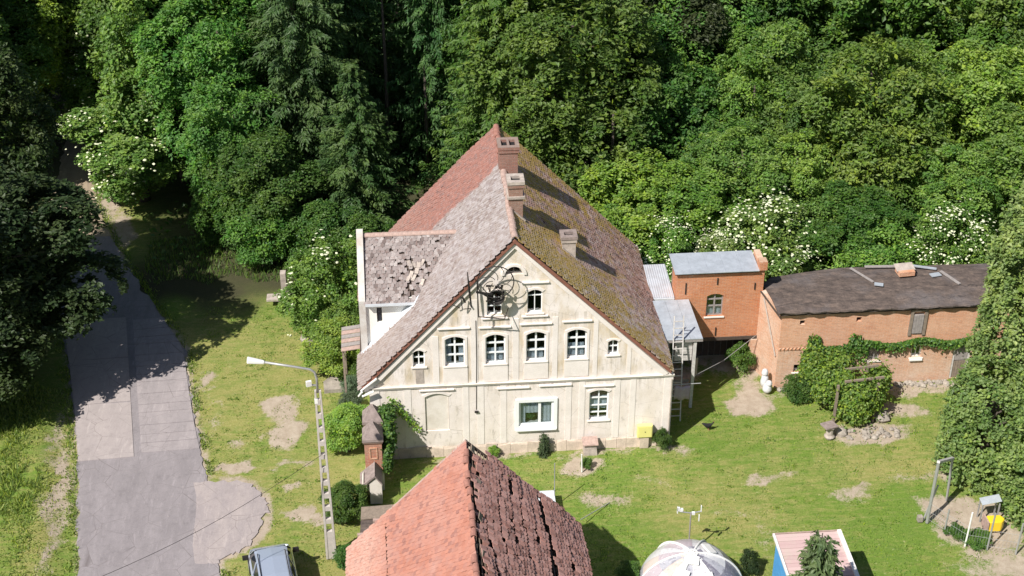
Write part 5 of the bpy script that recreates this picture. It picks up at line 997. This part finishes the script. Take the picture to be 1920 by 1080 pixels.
def crown_spruce(name, Rr, H, zb, levels, nb, nl, leaf, seed=0):
    global rng; old = rng; rng = np.random.default_rng(200 + seed); P = []; N = []; D = []; S_ = []; K = []
    for i in range(levels):
        z = zb + (H - zb) * (i + rng.random() * .5) / levels; L = Rr * (1 - ((z - zb) / (H - zb)) ** 1.1) ** .8 * (.8 + .35 * rng.random()) + .3
        for j in range(nb):
            a = 2 * math.pi * (j + rng.random() * .8) / nb + i; Lb = L * (.65 + .5 * rng.random()); n = int(nl * (.25 + .75 * Lb / Rr)); t_ = rng.random(n) ** .75
            side = (rng.random(n) * 2 - 1) * .32 * Lb * (1.08 - t_) * (.35 + t_); zz = -.28 * Lb * t_ ** 1.2 + .14 * Lb * t_ ** 3
            hang = rng.random(n) ** 2 * .55 * (rng.random(n) < .6)
            dx = np.array([math.cos(a), math.sin(a), 0]); sx = np.array([-math.sin(a), math.cos(a), 0])
            p = dx * (t_ * Lb)[:, None] + sx * side[:, None] + np.array([0, 0, 1.]) * (z + zz - hang - np.abs(side) * .25)[:, None]
            d_ = unit(dx * (.8) + sx * np.sign(side)[:, None] * .7 + np.array([0, 0, -1.]) * (.35 + hang * 2.2)[:, None] + rng.normal(size=(n, 3)) * .25)
            P.append(p); D.append(d_); N.append(unit(np.array([0, 0, .9]) + dx * .45 + rng.normal(size=(n, 3)) * .38)); S_.append(leaf * (.7 + .6 * rng.random(n))); K.append(np.full(n, rng.random() * .6) + rng.random(n) * .4)
    me = leaf_mesh(name, np.concatenate(P), np.concatenate(N), np.concatenate(S_), .34, np.concatenate(D), rnd=np.concatenate(K), fold=.06); rng = old; return me
def trunk_mesh(name, H, r0, limbs, Rr, seed=0, lean=.03):
    rd = random.Random(seed); b = MB(); pts = [Vector((math.sin(k * 1.1 + seed) * lean * k, math.cos(k * .9) * lean * k, H * k / 6 - .1)) for k in range(7)]; b.tube(pts, [r0 * (1.25 if k == 0 else 1 - .13 * k) for k in range(7)], 9)
    for i in range(limbs):
        k = rd.uniform(1.6, 5.4); i0 = int(k); p = pts[i0].lerp(pts[i0 + 1], k - i0); a = rd.uniform(0, 6.28); L = Rr * rd.uniform(.5, .85) * (1.15 - k / 9)
        b.tube([p, p + Vector((math.cos(a) * L * .45, math.sin(a) * L * .45, L * .28)), p + Vector((math.cos(a + .2) * L, math.sin(a + .2) * L, L * .62))], [r0 * .38, r0 * .24, r0 * .07], 6)
    return b.mesh(name, M['bark'], smooth=True)
def umbels(name, Cc, Cn, n, r0, seed=0, size=(.10, .2)):
    rd = np.random.default_rng(seed); ok = np.where(Cn[:, 2] + rd.random(len(Cn)) * .5 > .15)[0]; V = []; Fc = []
    ok = rd.choice(ok, max(8, int(len(ok) * .42)), replace=False)
    for q in range(n):
        i = rd.choice(ok); nn = unit(Cn[i] * .5 + np.array([0, 0, .9]) + rd.normal(size=3) * .25); p = Cc[i] + rd.normal(size=3) * r0 * .55 + nn * .12; t_ = unit(np.cross(nn, rd.normal(size=3))); b_ = np.cross(nn, t_); r_ = rd.uniform(*size); k0 = len(V)
        V.append(p + nn * r_ * .25); V += [p + (t_ * math.cos(a) + b_ * math.sin(a)) * r_ * rd.uniform(.7, 1.1) for a in [2 * math.pi * j / 6 for j in range(6)]]; Fc += [(k0, k0 + 1 + j, k0 + 1 + (j + 1) % 6) for j in range(6)]
    return np_mesh(name, V, Fc, M['flower'])
K = {}
def proto(key, crown, trunk, flowers=None): K[key] = (crown, trunk, flowers)
cb0 = crown_broad('crown', 4.6, 16.5, 1.8, 640, 78, .235, .70, 28, 0, 1); proto('big', cb0[0], trunk_mesh('trunk', 13, .34, 10, 4.2, 1))
cb1 = crown_broad('crown', 4.4, 15.5, 2.2, 640, 78, .22, .66, 32, .1, 2, asp=.55); proto('big2', cb1[0], trunk_mesh('trunk', 12, .32, 10, 4.0, 2))
cb2 = crown_broad('crown', 3.0, 9.2, .8, 460, 70, .175, .50, 24, 0, 3); proto('mid', cb2[0], trunk_mesh('trunk', 7, .2, 9, 2.7, 3))
cb3 = crown_broad('crown', 2.9, 8.6, .7, 500, 66, .16, .44, 27, .1, 4, asp=.5); proto('mid2', cb3[0], trunk_mesh('trunk', 7, .18, 9, 2.6, 4))
cb4 = crown_broad('crown', 1.9, 4.3, .1, 300, 70, .125, .36, 18, 0, 5); proto('bush', cb4[0], trunk_mesh('trunk', 3, .09, 8, 1.6, 5))
cb5 = crown_broad('crown', 2.4, 5.2, .1, 380, 70, .13, .36, 17, 0, 6); proto('elder', cb5[0], trunk_mesh('trunk', 3.6, .11, 8, 2.0, 6), umbels('blossom', cb5[1], cb5[2], 1000, .5, 1, (.03, .085)))
cb6 = crown_broad('crown', 2.3, 9.0, .3, 420, 72, .16, .42, 20, .1, 7); proto('elderfew', cb5[0], K['elder'][1], umbels('blossom', cb5[1], cb5[2], 190, .5, 9, (.04, .10))); proto('robinia', cb6[0], trunk_mesh('trunk', 7, .2, 8, 2.0, 7), umbels('blossom', cb6[1], cb6[2], 600, .5, 2, (.03, .08)))
cb7 = crown_broad('crown', 1.0, 1.5, 0, 100, 65, .09, .26, 8, 0, 8); proto('shrub', cb7[0], trunk_mesh('trunk', .9, .04, 6, .7, 8))
proto('spruce', crown_spruce('crown', 4.6, 21, 1.2, 32, 8, 230, .30, 1), trunk_mesh('trunk', 20, .32, 0, 3, 9, .01)); proto('spruce2', crown_spruce('crown', 3.6, 15, .6, 28, 8, 180, .27, 2), trunk_mesh('trunk', 14.5, .24, 0, 3, 10, .01))
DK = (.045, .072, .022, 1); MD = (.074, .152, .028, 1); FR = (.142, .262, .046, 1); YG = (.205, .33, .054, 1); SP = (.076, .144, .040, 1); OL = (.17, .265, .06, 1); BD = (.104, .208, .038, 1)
def plant(kind, label, x, y, s=1., sz=None, col=MD, cat='tree', name=None, rz=None, group=None, z=0):
    nm = name or {'big': 'broadleaf_tree', 'big2': 'broadleaf_tree', 'mid': 'broadleaf_tree', 'mid2': 'broadleaf_tree', 'bush': 'bush', 'elder': 'elder_bush', 'elderfew': 'elder_bush', 'robinia': 'flowering_tree', 'shrub': 'shrub', 'spruce': 'spruce_tree', 'spruce2': 'spruce_tree'}[kind]
    t_ = thing(nm, label, cat, (x, y, z), rz if rz is not None else random.uniform(0, 6.28), group); t_.scale = (s, s, sz or s); cr, tr_, fl = K[kind]
    o = link('crown', cr, t_); o.color = tuple(c * random.uniform(.92, 1.08) for c in col[:3]) + (1,); link('trunk', tr_, t_)
    if fl: link('blossom', fl, t_)
    return t_
G1 = 'trees of the wood behind the houses'
# left of the road
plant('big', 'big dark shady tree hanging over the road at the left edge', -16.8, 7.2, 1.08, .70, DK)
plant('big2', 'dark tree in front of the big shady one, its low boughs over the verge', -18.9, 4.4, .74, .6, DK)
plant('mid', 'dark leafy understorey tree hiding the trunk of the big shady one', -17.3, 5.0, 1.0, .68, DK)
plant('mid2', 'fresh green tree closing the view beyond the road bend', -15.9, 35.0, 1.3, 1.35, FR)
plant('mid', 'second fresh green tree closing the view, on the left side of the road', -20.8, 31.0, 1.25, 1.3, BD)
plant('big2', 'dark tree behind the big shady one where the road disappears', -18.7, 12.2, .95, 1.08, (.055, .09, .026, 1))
plant('big', 'dark tree out of view past the left edge, added to shade the big roadside one', -25.0, 5.0, 1.0, .6, DK)  # unseen tree added so that its shade falls on the big dark one
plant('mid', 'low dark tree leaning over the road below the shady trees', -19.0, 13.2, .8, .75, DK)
plant('big', 'dense mid green tree in the upper left corner beyond the road', -23.5, 26, 1.05, 1.0, BD)
plant('big2', 'light yellow-green tree top near the upper left corner', -19.8, 33, .95, 1.0, YG)
plant('big', 'tall tree between the bright top and the flowering tree', -12.0, 33.5, 1.1, 1.2, BD)
plant('robinia', 'white-flowering tree at the bend of the sandy road', -12.9, 24.8, 1.4, .86, OL, cat='flowering tree')
plant('robinia', 'smaller flowering tree half hidden behind the one at the road bend', -15.6, 31.5, 1.1, 1.0, FR, cat='flowering tree')
plant('big2', 'dense fresh green tree right of the flowering tree', -7.9, 24.6, .92, .85, BD)
plant('big', 'tall rounded tree filling the middle of the upper left woods', -9.6, 30.5, 1.1, 1.2, MD)
plant('mid2', 'medium tree with pale twig tips in front of the tall rounded one', -7.4, 21.0, 1.1, 1.1, BD)
plant('spruce', 'big spruce with drooping boughs left of the dark gap in the woods', -3.6, 23.2, 1.0, 1.0, SP, cat='spruce')
plant('spruce', 'second tall spruce just behind, its boughs reaching into the dark gap', -1.6, 28.5, 1.1, 1.15, SP, cat='spruce')
plant('spruce2', 'smaller spruce at the back left of the farmhouse roof', -.6, 18.4, .9, .72, SP, cat='spruce')
plant('mid', 'leafy dark tree in front of the big spruce, above the shaded lawn', -5.4, 18.6, .95, .75, MD)
plant('bush', 'round bush at the shaded edge of the lawn, left of two', -7.6, 19.0, 1.05, .95, MD, cat='bush')
plant('bush', 'bush with paler leaves next to the shaded lawn, right of two', -5.3, 16.9, 1.1, .9, BD, cat='bush')
plant('bush', 'dark bush between the shaded lawn and the elder by the farmhouse', -2.4, 15.6, 1.1, 1.0, MD, cat='bush')
plant('bush', 'bush behind the dormer parapet of the farmhouse', -.2, 13.4, 1.0, 1.1, MD, cat='bush')
# behind the farmhouse
plant('big2', 'large fresh green beech right behind the farmhouse ridge', 10.6, 19.8, 1.1, .98, BD, cat='beech')
plant('spruce', 'lit spruce behind the farmhouse with fine hanging twigs', 7.0, 21.5, .95, .9, BD, cat='spruce')
plant('spruce', 'tall spruce at the top centre beyond the lit one', 6.0, 31.0, 1.1, 1.15, SP, cat='spruce')
plant('spruce2', 'slim spruce at the right side of the dark gap', 3.6, 27.5, .85, 1.25, SP, cat='spruce')
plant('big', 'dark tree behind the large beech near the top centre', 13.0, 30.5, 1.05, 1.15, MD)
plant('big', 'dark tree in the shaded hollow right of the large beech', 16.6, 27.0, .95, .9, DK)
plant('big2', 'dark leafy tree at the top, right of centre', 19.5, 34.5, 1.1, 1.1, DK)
plant('mid2', 'slim sunlit tree with a bare reddish side in the middle of the right woods', 19.6, 21.2, .95, 1.15, FR)
plant('mid', 'sunlit tree just right of the slim one', 22.3, 23.0, 1.1, 1.15, FR)
plant('big2', 'greyish green tree at the top between dark and bright crowns', 24.5, 32.5, 1.0, 1.0, MD)
plant('mid', 'bright bush-like tree close behind the right slope of the farmhouse', 13.6, 15.2, 1.0, .72, YG)
plant('mid', 'second bright tree behind the farmhouse, nearer the orange outhouse', 16.6, 14.6, .95, .66, FR)
plant('mid2', 'rounded light green tree above the elder blossom', 19.3, 15.6, 1.05, .92, FR)
plant('mid2', 'light green tree right of the rounded one', 22.2, 15.8, .9, .85, YG)
plant('mid2', 'tall broad fresh green tree dominating the right woods', 26.2, 17.5, 1.5, 1.38, FR)
plant('big', 'large dark green tree in the upper right corner', 31.5, 27.5, 1.15, 1.1, BD)
plant('big', 'large tree at the right edge behind the yellowish one', 38.0, 24.0, 1.1, 1.1, BD)
plant('mid', 'yellowish green tree at the right edge of the woods', 32.8, 18.6, 1.25, 1.15, YG)
plant('mid', 'mid green tree low behind the barn roof', 24.6, 12.6, .9, .62, MD)
plant('mid2', 'olive tree behind the right end of the barn', 30.2, 13.4, 1.0, .9, FR)
plant('elder', 'elder bush full of white blossom behind the orange outhouse', 19.6, 11.6, 1.22, 1.05, OL, cat='elder bush')
plant('elder', 'smaller elder in blossom between farmhouse roof and outhouse', 14.6, 11.9, .85, .86, FR, cat='elder bush')
plant('elder', 'blossoming elder right behind the left end of the outhouse roof', 17.1, 11.0, .7, .8, OL, cat='elder bush')
plant('elder', 'blossoming elder behind the right end of the barn roof', 28.6, 10.0, 1.05, 1.05, FR, cat='elder bush')
plant('elderfew', 'elder with cream blossom at the left wall of the farmhouse', -1.9, 10.2, 1.05, 1.0, FR, cat='elder bush')
plant('bush', 'yellow-green bush under the plank canopy by the farmhouse wall', -1.6, 7.0, .85, .62, YG, cat='bush')
for l_, k_, x, y, s_, z_, c_ in (('leafy crown filling the hollow between the large beech and the slim tree', 'mid', 16.4, 20.6, 1.05, 1.0, MD), ('leafy crown between the slim tree and the broad fresh green one', 'mid2', 23.6, 19.4, 1.1, 1.15, BD), ('crown between the broad fresh green tree and the yellowish one', 'mid2', 30.2, 20.0, 1.15, 1.2, FR),
  ('dark green crown behind the yellowish tree at the right edge', 'mid', 35.5, 21.5, 1.3, 1.2, BD), ('low bright crown just behind the farmhouse roof edge', 'bush', 12.3, 13.2, 1.15, 1.1, FR), ('low green crown behind the outhouse chimney corner', 'bush', 22.8, 12.8, 1.2, 1.15, BD), ('low crown between the two blossoming elders behind the barn', 'bush', 25.4, 10.6, 1.3, 1.1, FR), ('leafy crown behind the tall spruces at the top of the wood', 'big2', 8.6, 27.0, 1.0, 1.1, MD),
  ('light crown above the bush row left of the spruces', 'mid', -10.8, 26.8, 1.3, 1.5, FR), ('ragged light crown at the top right of the hollow', 'mid2', 17.6, 25.2, 1.4, 1.5, BD), ('crown closing the right side of the barn', 'mid', 33.0, 13.5, 1.2, 1.0, FR)): plant(k_, l_, x, y, s_, z_, c_)
# further wood
sp_ = [(-34, 20, 'big'), (-30, 32, 'big2'), (-27, 40, 'big'), (-19, 42, 'big'), (-12, 41, 'big2'), (-5, 37, 'spruce'), (0.5, 40, 'big'), (3, 36, 'spruce'), (8, 40, 'big2'), (14, 40, 'spruce'), (20, 43, 'big'), (27, 41, 'big'), (34, 38, 'big2'), (40, 34, 'big'), (-8, 48, 'big'), (2, 50, 'big2'), (12, 50, 'big'), (24, 51, 'big2'), (36, 49, 'big'), (-20, 52, 'big2'), (-32, 48, 'big'), (45, 42, 'big2'), (30, 58, 'big'), (-2, 60, 'big'), (15, 61, 'big2'), (44, 55, 'big'), (-14, 60, 'big')]
FARL = ['left of the shady road tree', 'behind the shady tree at the left edge', 'at the far left top corner', 'beyond the bend of the sandy road', 'above the white-flowering tree', 'above the big spruce', 'at the end of the dark gap', 'right of the dark gap', 'above the farmhouse ridge', 'above the large beech', 'above the shaded hollow', 'above the slim sunlit tree', 'above the tall broad right tree', 'behind the right edge tree', 'high above the fresh green left tree', 'high above the dark gap', 'high above the beech', 'high above the right hollow', 'above the upper right dark tree', 'high above the road bend', 'high at the left edge', 'at the right edge top corner', 'farthest on the right', 'farthest above the dark gap', 'farthest above the beech', 'farthest in the right corner', 'farthest above the flowering tree']
for i, (x, y, k_) in enumerate(sp_): plant(k_, 'back row wood tree ' + FARL[i], x, y, 1.15, 1.25, [MD, BD, SP, MD][i % 4] if k_ != 'spruce' else SP, group='trees deep in the wood')
# bare tall pine trunks standing in the dark gap
for i, (x, y, h, l_) in enumerate([(1.0, 26.5, 12, 'bare trunk in the dark gap, the left one'), (3.2, 26.5, 7, 'bare trunk in the dark gap nearest the roof ridge'), (12.6, 17.2, 8, 'pale split trunk behind the right roof slope'), (20.6, 20.2, 8, 'thin reddish dead trunk in the right woods')]):
    tag(MB().tube([(x, y, 0), (x + .1, y, h * .5), (x + .05, y, h)], [.15, .11, .05], 8).build('dead_trunk', M['bark'], smooth=True), l_, 'tree trunk')
# undergrowth: one mass of low leaves on the forest floor
n = 26000; x = rng.uniform(-34, 46, n); y = rng.uniform(12, 62, n); keep = (fbm(x, y, .25) > .38) & ~((np.abs(x - (road_left(y) + road_right(y)) / 2) < 3.4)) & ~((x > -13.5) & (x < -3) & (y < 17.5)) & ~((x > -1) & (x < 31) & (y < 13.5)); x, y = x[keep], y[keep]
P = np.stack([x, y, rng.random(len(x)) * 1.5 * fbm(x, y, .6)], 1); o = link('undergrowth', leaf_mesh('undergrowth', P, unit(rng.normal(size=P.shape) * .5 + np.array([0, 0, 1.])), .34), kind='stuff'); o.color = MD
tag(o, 'low dark undergrowth covering the floor of the wood', 'undergrowth', kind='stuff')
# ivy-covered tree at the right edge
def ivy(key, R0, H, n, seed, leaf=.20, zb=.1):
    r = np.random.default_rng(seed); global rng; old = rng; rng = r; m = n // 46; a = r.random(m) * 6.28; z = zb + (H - zb) * r.random(m); rr = R0 * (.85 + .28 * fbm(a * 2, z * .9, .9)) * np.sqrt(np.clip(1 - ((z - H * .45) / (H * .58)) ** 4, .02, 1)) * (.92 + .16 * r.random(m))
    Cc = np.stack([rr * np.cos(a), rr * np.sin(a), z], 1); Cn = unit(np.stack([np.cos(a), np.sin(a), .25 + .9 * np.clip((z - H * .8) / (H * .2), 0, 1)], 1)); P, N, s, D, rn = clumps_to_leaves(Cc, Cn, .42 * (.7 + .6 * r.random(m)), 46, leaf); me = leaf_mesh('crown', P, N, s, .7, D, rnd=rn); rng = old
    proto(key, me, trunk_mesh('trunk', H * .85, R0 * .14, 8, R0 * .9, seed))
ivy('ivy', 1.75, 12.0, 44000, 5, .155); ivy('ivylobe', 1.75, 5.4, 20000, 6, .155)
plant('ivy', 'tall column of ivy-covered tree at the right edge beside the brick barn', 27.9, -.6, 1.0, 1.06, (.21, .29, .08, 1), name='ivy_tree', cat='tree', rz=0)
plant('ivylobe', 'rounded ivy bush in front of the ivy column, above the dirt patch', 26.0, -3.0, 1.0, .98, (.17, .255, .065, 1), name='ivy_bush', cat='bush', rz=1)
plant('ivylobe', 'nearest ivy bush at the lower right edge beside the yellow tub', 27.7, -5.9, 1.05, .95, (.17, .255, .065, 1), name='ivy_bush', cat='bush', rz=2)
# pergola hidden under creeper, creeper strip on the barn
pg = thing('overgrown_pergola', 'garden pergola swallowed by green creeper in front of the brick barn', 'pergola', (21.6, 1.6, 0))
for px_, py_ in ((20.6, .8), (22.4, .8), (20.6, 2.4), (22.4, 2.4)): MB().bar((px_, py_, 0), (px_, py_, 2.1), .1, .1).build('post', M['wood'], pg)
for k in range(2): MB().bar((20.9, .9 + k * .9, 2.2), (22.7, 1.0 + k * .9, 2.28), .08, .1).build('beam', M['wood'], pg)
def blobleaves(cs, n, leaf=.17, flat=.9):
    P = []; N = []
    for (cx, cy, cz, rx, ry, rz_), w_ in cs:
        m = int(n * w_); s = sphere_pts(m); s[:, 2] = np.where(s[:, 2] < -.6, -s[:, 2], s[:, 2]); wob = .78 + .45 * fbm(s[:, 0] * 2 + cx, s[:, 2] * 2 + s[:, 1] * 2 + 7, 1.6); wob = wob * (.80 + .5 * (rng.random(m) < .12) * rng.random(m)); P.append(np.array([cx, cy, cz]) + s * np.array([rx, ry, rz_]) * wob[:, None] * (.82 + .25 * rng.random((m, 1)))); N.append(unit(s * .8 + np.array([0, 0, .45]) + rng.normal(size=(m, 3)) * .55))
    P = np.concatenate(P); N = np.concatenate(N); return P, N
P, N = blobleaves([((21.6, 1.0, .9, 1.1, .9, 1.35), .24), ((22.2, 1.3, 1.0, .85, .8, 1.1), .12), ((20.4, 1.8, 1.3, .75, .7, 1.2), .16), ((20.0, 2.6, 1.9, .6, .5, 1.0), .12), ((22.9, 2.3, 1.1, .7, .7, .95), .12), ((19.9, 3.1, 1.4, .5, .4, 1.3), .10), ((21.0, 2.4, 2.2, .7, .6, .5), .08), ((21.0, 1.3, 2.0, .5, .5, .5), .06)], 17000)
o = link('foliage', leaf_mesh('foliage', P - np.array((21.6, 1.6, 0)), N, .15, .7), pg); o.color = (.16, .27, .045, 1)
P = []; 
for k in range(3400):
    x = random.uniform(19.9, 28.2); top_ = 2.35 + .12 * math.sin(x * 2.3) + (.55 if 19.9 < x < 20.5 or 21.8 < x < 22.4 else 0) * random.random(); P.append((x, 3.68 - abs(random.gauss(0, .09)), top_ - abs(random.gauss(0, .13 + (.5 if x < 22.8 else .03)))))
P = np.array(P); o = link('creeper', leaf_mesh('creeper', P, unit(rng.normal(size=P.shape) * .5 + np.array([0, -1., .3])), .15, .75)); o.color = (.10, .19, .035, 1); tag(o, 'green creeper growing in a band along the brick barn wall', 'creeper')
# small plants
SM = [('shrub', 'low leafy clump at the left foot of the brick barn', 19.6, 2.9, .85, .75, MD), ('shrub', 'clump of leaves in the corner beside the white sacks', 17.3, 5.3, .7, 1.0, BD), ('shrub', 'creeper bush climbing the right corner of the farmhouse', 12.62, -.35, .42, .72, MD), ('shrub', 'little clump of weeds at the farmhouse wall above the barn ridge', 5.25, -.3, .28, .35, YG), ('shrub', 'leafy plant beside the white stake in the bare patch', 9.15, -1.45, .3, .35, BD),
 ('bush', 'sunlit bush left of the gate piers', -1.05, .6, .62, .55, YG), ('bush', 'dark bush between street lamp and front barn', -1.15, -4.2, .50, .48, MD), ('shrub', 'low bush at the foot of the street lamp', -1.0, -6.6, .6, .5, MD), ('shrub', 'silvery lavender bush behind the gate piers', -.9, 4.9, .6, .6, (.12, .17, .11, 1)), ('shrub', 'bush with yellow tips between the lavender and the gate piers', -1.1, 2.6, .9, .6, YG),
 ('shrub', 'grey green shrub at the edge of the farmhouse corner', -1.0, 3.6, .55, .6, (.10, .14, .08, 1)), ('shrub', 'bush peeping out between the front barn and the dome', 10.0, -8.6, .6, .6, BD), ('shrub', 'bush to the right behind the garden dome', 14.7, -8.5, .45, .8, DK), ('shrub', 'weeds growing under the first fence posts', 23.6, -7.0, .5, .3, MD), ('shrub', 'weeds around the white fence post', 24.3, -7.5, .6, .35, BD), ('shrub', 'clump at the corner of the plank canopy', -.9, 5.9, .7, .7, BD),
 ('bush', 'bush filling the corner under the dormer', -1.4, 8.6, .8, .7, FR)]
for k_, l_, x, y, s, sz, c_ in SM: plant(k_, l_, x, y, s, sz, c_, cat='bush')
# small cypress at the wall, young conifer by the shed
proto('cypress', crown_spruce('crown', .32, 1.15, .02, 16, 7, 26, .13, 5), trunk_mesh('trunk', 1, .03, 0, .3, 12, 0)); proto('youngpine', crown_spruce('crown', .95, 4.1, 1.0, 16, 7, 42, .24, 6), trunk_mesh('trunk', 4.2, .07, 9, .9, 13, .01))
plant('cypress', 'small dark cypress under the white framed farmhouse window', 7.42, -.30, .6, .95, (.07, .11, .045, 1), name='cypress', cat='cypress'); plant('youngpine', 'ragged young conifer rising in front of the pink shed roof', 15.65, -13.6, 1.35, 1.55, (.12, .18, .07, 1), name='young_conifer', cat='conifer')
# creeper twig trailing over the left of the facade
P = np.array([(.9 + t_ * 1.1 + random.gauss(0, .09), -.12 - random.random() * .15, 3.2 - t_ * 1.7 + random.gauss(0, .1)) for t_ in [random.random() for _ in range(260)]]); o = link('creeper', leaf_mesh('creeper', P, unit(rng.normal(size=P.shape) + np.array([0, -1., .3])), .12)); o.color = YG; tag(o, 'thin trailing creeper hanging on the left part of the farmhouse facade', 'creeper')
P, N = blobleaves([((.75, -1.2, 2.0, .35, 1.0, .9), .5), ((.7, -.5, 2.7, .4, .5, .45), .3), ((.65, -2.0, 1.3, .28, .4, .8), .2)], 3600)  # creeper filled out beside the gate piers to deepen the shadow there
o = link('creeper', leaf_mesh('creeper', P, N, .14, .7)); o.color = MD; tag(o, 'thick creeper over the house side of the gate piers, added to deepen their shadow', 'creeper')
b = MB(); A_ = Vector((-1.5, -6.26, 5.35)); B_ = Vector((-10.6, -13.3, 5.2)); b.tube([A_.lerp(B_, k / 12) - Vector((0, 0, .5 * math.sin(math.pi * k / 12))) for k in range(13)], .012, 4); tag(b.build('overhead_wire', M['iron']), 'thin sagging wire crossing the road from the lamp post', 'wire')
# ------------------------------------------------------------------ grasses
def blades(name, x, y, z, h, w, col, label, lean=.35):
    n = len(x); a = rng.random(n) * 6.28; l_ = rng.normal(0, lean, (n, 2)) * h[:, None]; sx = np.stack([np.cos(a), np.sin(a), 0 * a], 1) * w; b0_ = np.stack([x, y, z], 1); tp = b0_ + np.stack([l_[:, 0], l_[:, 1], h], 1); md = (b0_ + tp) / 2 + np.array([0, 0, .1]) * h[:, None]
    V = np.stack([b0_ - sx, b0_ + sx, md + sx * .7, tp, md - sx * .7], 1).reshape(-1, 3); i = np.arange(n)[:, None] * 5; F = np.concatenate([i + np.array([[0, 1, 2, 4]])]); me = np_mesh(name, V, np.concatenate([F, i + np.array([[4, 2, 3, 3]])]) if False else F, M['leaf'], rnd=np.repeat(rng.random(n), 5)); 
    o = link(name, me); o.color = col; return tag(o, label, 'grass', kind='stuff')
def groundz(x, y): return -.03 - .05 * fbm(x + 90, y + 20, 1.6)
n = 52000; x = rng.uniform(-27, -12, n); y = rng.uniform(-9, 6.5, n); d_ = road_left(y) - .25 - x; k = (d_ > 0) & (rng.random(n) < .25 + .75 * sm(.2, 1.6, d_)) & (fbm(x, y, 1.3) > .3); x, y, d_ = x[k], y[k], d_[k]
hh = (.14 + .5 * sm(.4, 2.2, d_) * fbm(x, y, .8)) * (.6 + .8 * rng.random(len(x))); blades('tall_grass', x, y, groundz(x, y) + .12 * sm(0, 1.4, d_), hh, .022, (.20, .27, .055, 1), 'tall yellowish grass on the verge left of the road', .5)
n = 60000; x = rng.uniform(-9, 30, n); y = rng.uniform(-13, 13, n); nn = fbm(x + 50, y + 50, .35); dens = fbm(x, y, .9)
k = (x > road_right(y) + .3) & ~((x > -.3) & (x < 13.2) & (y > -.4) & (y < 11)) & ~((x > -.6) & (x < 7.6) & (y < -5.4)) & ~((x > 13) & (x < 18.2) & (y > 2.4)) & ~((x > 18) & (y > 3.6)) & (dens > .45) & ~((x < -4.3) & (y < -.6) & (y > -6.3))
for cx, cy, rx, ry, a in DIRT:
    if a > .65: k &= ((x - cx) / (rx * 1.2)) ** 2 + ((y - cy) / (ry * 1.2)) ** 2 > 1
x, y = x[k], y[k]; blades('lawn_grass', x, y, groundz(x, y), .05 + .10 * rng.random(len(x)) * dens[k], .016, (.17, .25, .045, 1), 'short tufty grass of the lawns', .7)
cx_, cy_ = rng.uniform(-8.5, 29, 900), rng.uniform(-12.5, 12, 900); sz_ = np.repeat(rng.uniform(.05, .26, 900), 26); x = np.repeat(cx_, 26) + rng.normal(0, 1, 900 * 26) * sz_ * 1.4; y = np.repeat(cy_, 26) + rng.normal(0, 1, 900 * 26) * sz_
k = (x > road_right(y) + .4) & ~((x > -.4) & (x < 13.3) & (y > -.3)) & ~((x > -.6) & (x < 7.8) & (y < -5.2)) & ~((x > 12.8) & (y > 2.2) & (x < 18.4)) & ~((x > 17) & (y > 3.5)) & ~((x < -4.2) & (y < -.4) & (y > -6.4)); x, y = x[k], y[k]; blades('weed_tufts', x, y, groundz(x, y), .04 + .09 * rng.random(len(x)), .018, (.16, .27, .035, 1), 'scattered weed tufts standing in the lawns', .5)
n = 9000; y = rng.uniform(-10, 26, n); sd_ = rng.random(n) < .55; x = np.where(sd_, road_right(y) + .05 + np.abs(rng.normal(0, .22, n)), road_left(y) - .02 - np.abs(rng.normal(0, .25, n))); k = (fbm(x, y, 1.4) > .42) & ~((y < -.6) & (y > -6.6) & sd_); x, y = x[k], y[k]; blades('edge_grass', x, y, groundz(x, y) + .02, .08 + .16 * rng.random(len(x)), .018, (.19, .27, .05, 1), 'ragged grass fringing both edges of the road', .6)
n = 9000; x = rng.uniform(-12, 1, n); y = rng.uniform(11, 20, n); k = (x > road_right(y) + .8) & (y > 14.5 + 2 * fbm(x, y, .7)) | ((x < -9) & (y > 18.5) & (x > road_right(y) + 1)); x, y = x[k], y[k]; blades('tall_grass', x, y, groundz(x, y), .2 + .35 * rng.random(len(x)), .02, (.13, .20, .045, 1), 'tall grass along the shaded edge of the wood behind the lawn')
